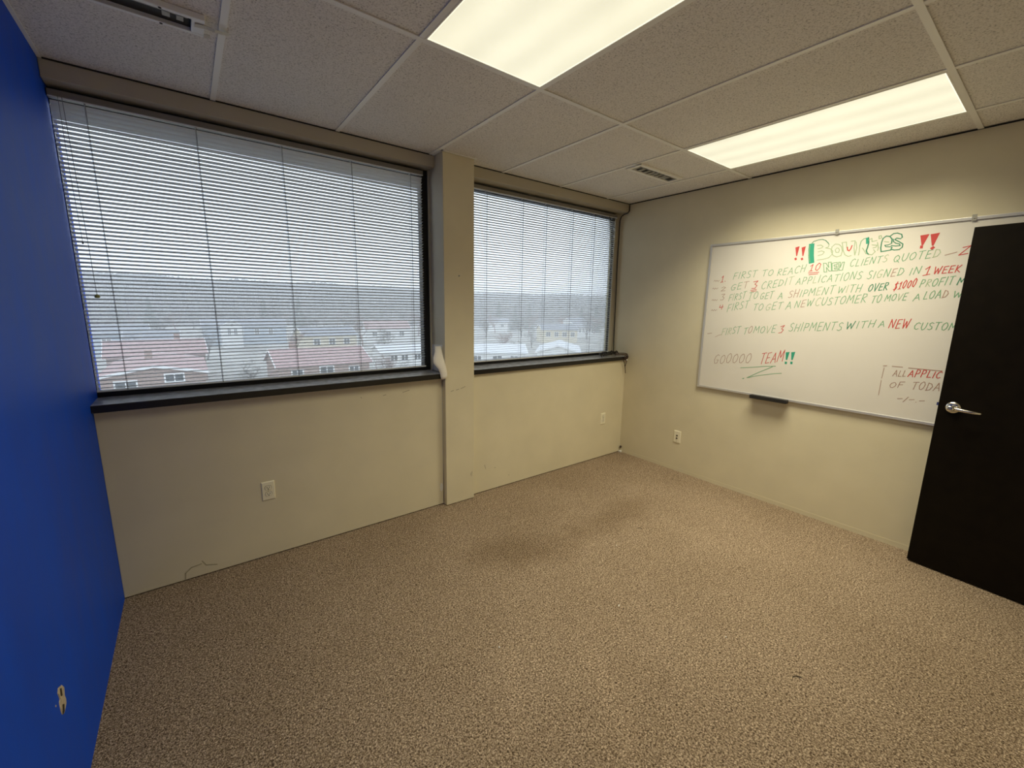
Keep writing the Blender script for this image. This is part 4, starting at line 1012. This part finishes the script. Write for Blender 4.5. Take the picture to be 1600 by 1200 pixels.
eave_house(-14, 124, 0.1, 14, 9, 4.6, 1.8, X['bluegrey'], X['greyroof'], 'blue-grey house half hidden beside the blue wall', [(-4,3,1.4,1.4),(0,3,1.4,1.4),(4,3,1.4,1.4)])
eave_house(-5.4, 108, 0.0, 8, 7, 4.4, 1.6, X['bluegrey'], X['greyroof'], 'grey house with two pairs of pale windows left in the wide window', [(-2.2,3.4,0.9,1.6),(-0.6,3.4,0.9,1.6),(2.2,3.4,0.9,1.6)])
eave_house(-3.6, 80, 0.05, 11, 8, 4.2, 1.8, X['brick'], X['redroof'], 'red-roofed house right behind the low brick gable house', [(-2.2,3.3,1.2,1.2),(1.0,3.3,1.2,1.2)], 2.5)
eave_house(27, 108, 0.1, 12, 9, 4.4, 1.8, X['cream'], X['greyroof'], 'cream house far back in the middle of the wide window', [(-3.5,3,1.3,1.4),(0,3,1.3,1.4),(3.5,3,1.3,1.4)])
eave_house(50, 128, -0.2, 13, 9, 4.6, 1.9, X['white'], X['redroof'], 'far white house with reddish roof near the column', [(-4,3,1.3,1.4),(0,3,1.3,1.4),(4,3,1.3,1.4)])

def tree_mesh(name, seed, h, spread, mat, levels=5):
    rn = random.Random(seed); mb = MB()
    def grow(p, d, L, r, lv):
        n = 3; pts = [p]; rs = [r]; q = p.copy(); dd_ = d.copy()
        for i in range(n):
            dd_ = (dd_ + Vector((rn.uniform(-.14,.14), rn.uniform(-.14,.14), rn.uniform(-.03,.10)))).normalized()
            q = q + dd_*(L/n); pts.append(q.copy()); rs.append(r*(1-0.5*(i+1)/n))
        mb.tube(pts, rs, 6 if lv < 2 else 3, cap=False)
        if lv >= levels: return
        k = 5 if lv == 0 else (4 if lv < 3 else 3)
        for i in range(k):
            t = rn.uniform(0.4, 1.0); b = pts[min(n, max(1, round(t*n)))]
            ax = Vector((rn.uniform(-1,1), rn.uniform(-1,1), rn.uniform(-.15,.75))).normalized()
            nd = (dd_*(1.0-spread) + ax*spread*1.25 + Vector((0,0,0.22))).normalized()
            grow(b, nd, L*rn.uniform(.55,.78), max(rs[-1]*rn.uniform(.65,.95), 0.012), lv+1)
    grow(Vector((0,0,0)), Vector((0,0,1)), h*0.34, h*0.022, 0)
    return mb.build(name, mat)
def fir_mesh(seed, h):
    rn = random.Random(seed); mb = MB()
    mb.tube([(0,0,0),(0,0,h*0.98)], [h*0.02, 0.03], 6)
    n = 15
    for i in range(n):
        z = h*(0.08+0.9*i/n); rad = h*0.24*(1-i/n)+0.25; m_ = 14
        ring = []
        for j in range(m_):
            a = 2*math.pi*j/m_ + rn.random()*0.3; rr = rad*(1 if j % 2 else 0.55)*rn.uniform(.8,1.15)
            ring.append((rr*math.cos(a), rr*math.sin(a), z - rad*0.30*rn.uniform(.7,1.2)))
        mb.add(ring + [(0,0,z+h*0.09)], [(j,(j+1)%m_,m_) for j in range(m_)] + [list(range(m_))[::-1]], 0)
    return mb.build('conifer', X['fir'])
treeA = tree_mesh('bare_tree', 1, 11, 0.62, X['bark'])
treeB = tree_mesh('bare_tree', 2, 11, 0.72, X['bark'])
treeC = tree_mesh('bare_tree', 7, 11, 0.66, X['bark2'])
fir = fir_mesh(3, 13)
protos = {'A': treeA, 'B': treeB, 'C': treeC, 'F': fir}
used = set()
def plant(kind, x, y, s, rz, label, group):
    o = protos[kind]
    if kind in used:
        o = o.copy(); COL.objects.link(o)
    used.add(kind)
    o.location = (x, y, GROUND-0.05); o.scale = (s, s, s); o.rotation_euler = (0,0,rz)
    tag(o, label, 'tree', group); return o
near = 'leafless trees among the houses'
plant('A', 5.2, 53, 0.50, 0.3, 'low leafless tree in front of the red-roofed house, near the middle of the wide window', near)
plant('B', 7.0, 66, 0.5, 1.3, 'spreading bare tree right of the low brick gable house', near)
plant('C', 22.5, 58, 0.68, 2.0, 'reddish bare tree near the right end of the wide window', near)
plant('B', 25.5, 55, 0.5, 0.6, 'dark bare tree right in front of the white house left of the column', near)
plant('C', 60, 80, 0.85, 2.7, 'reddish bare tree in the middle of the narrow window', near)
plant('A', 54, 66, 0.62, 1.9, 'thin dark bare tree left in the narrow window', near)
plant('A', 80, 92, 0.7, 0.2, 'bare tree between the cream house and the pale gable', near)
plant('C', 18, 96, 0.85, 4.2, 'reddish bare tree behind the red-roofed house in the wide window', near)
plant('B', -8.5, 92, 0.75, 3.2, 'bare tree beside the blue wall edge of the wide window', near)
plant('A', 37, 96, 0.85, 3.6, 'tall bare tree behind the column', near)
plant('B', 3.0, 104, 0.8, 5.2, 'bare tree left of the white gabled house', near)
plant('C', 40, 120, 1.0, 5.0, 'reddish bare tree beside the far cream house', near)
rnd = random.Random(31); placed = []
for i in range(58):
    az = math.radians(-11 + 64*i/57 + rnd.uniform(-.3,.3)); D = 165 + 26*(i % 4) + rnd.uniform(-5,5)
    kind = rnd.choice('ABAC')
    if i in (29, 36, 37, 46, 47, 48): continue            # a house or a conifer stands there
    plant(kind, CAM_POS.x+D*math.sin(az), CAM_POS.y+D*math.cos(az), rnd.uniform(0.95,1.3), rnd.uniform(0,6.28), 'leafless tree in the hazy belt along the horizon', 'hazy trees along the horizon')
for az, D, s in ((35.5,210,1.12),(37.7,214,0.95),(39.6,220,1.05),(46.5,205,0.95),(48.4,212,1.05),(7.2,214,1.05),(10.8,208,1.1),(-3.0,212,1.05)):
    a = math.radians(az)
    plant('F', CAM_POS.x+D*math.sin(a), CAM_POS.y+D*math.cos(a), s, az, 'dark conifer standing in the hazy belt along the horizon', 'hazy conifers along the horizon')

hz_ = MB().box(-400, 700, 4.0, 700, GROUND+0.02, 14.0).build('haze', M['haze'], kind='structure')
tag(hz_, 'pale winter haze lying over the houses and trees outside', 'haze')
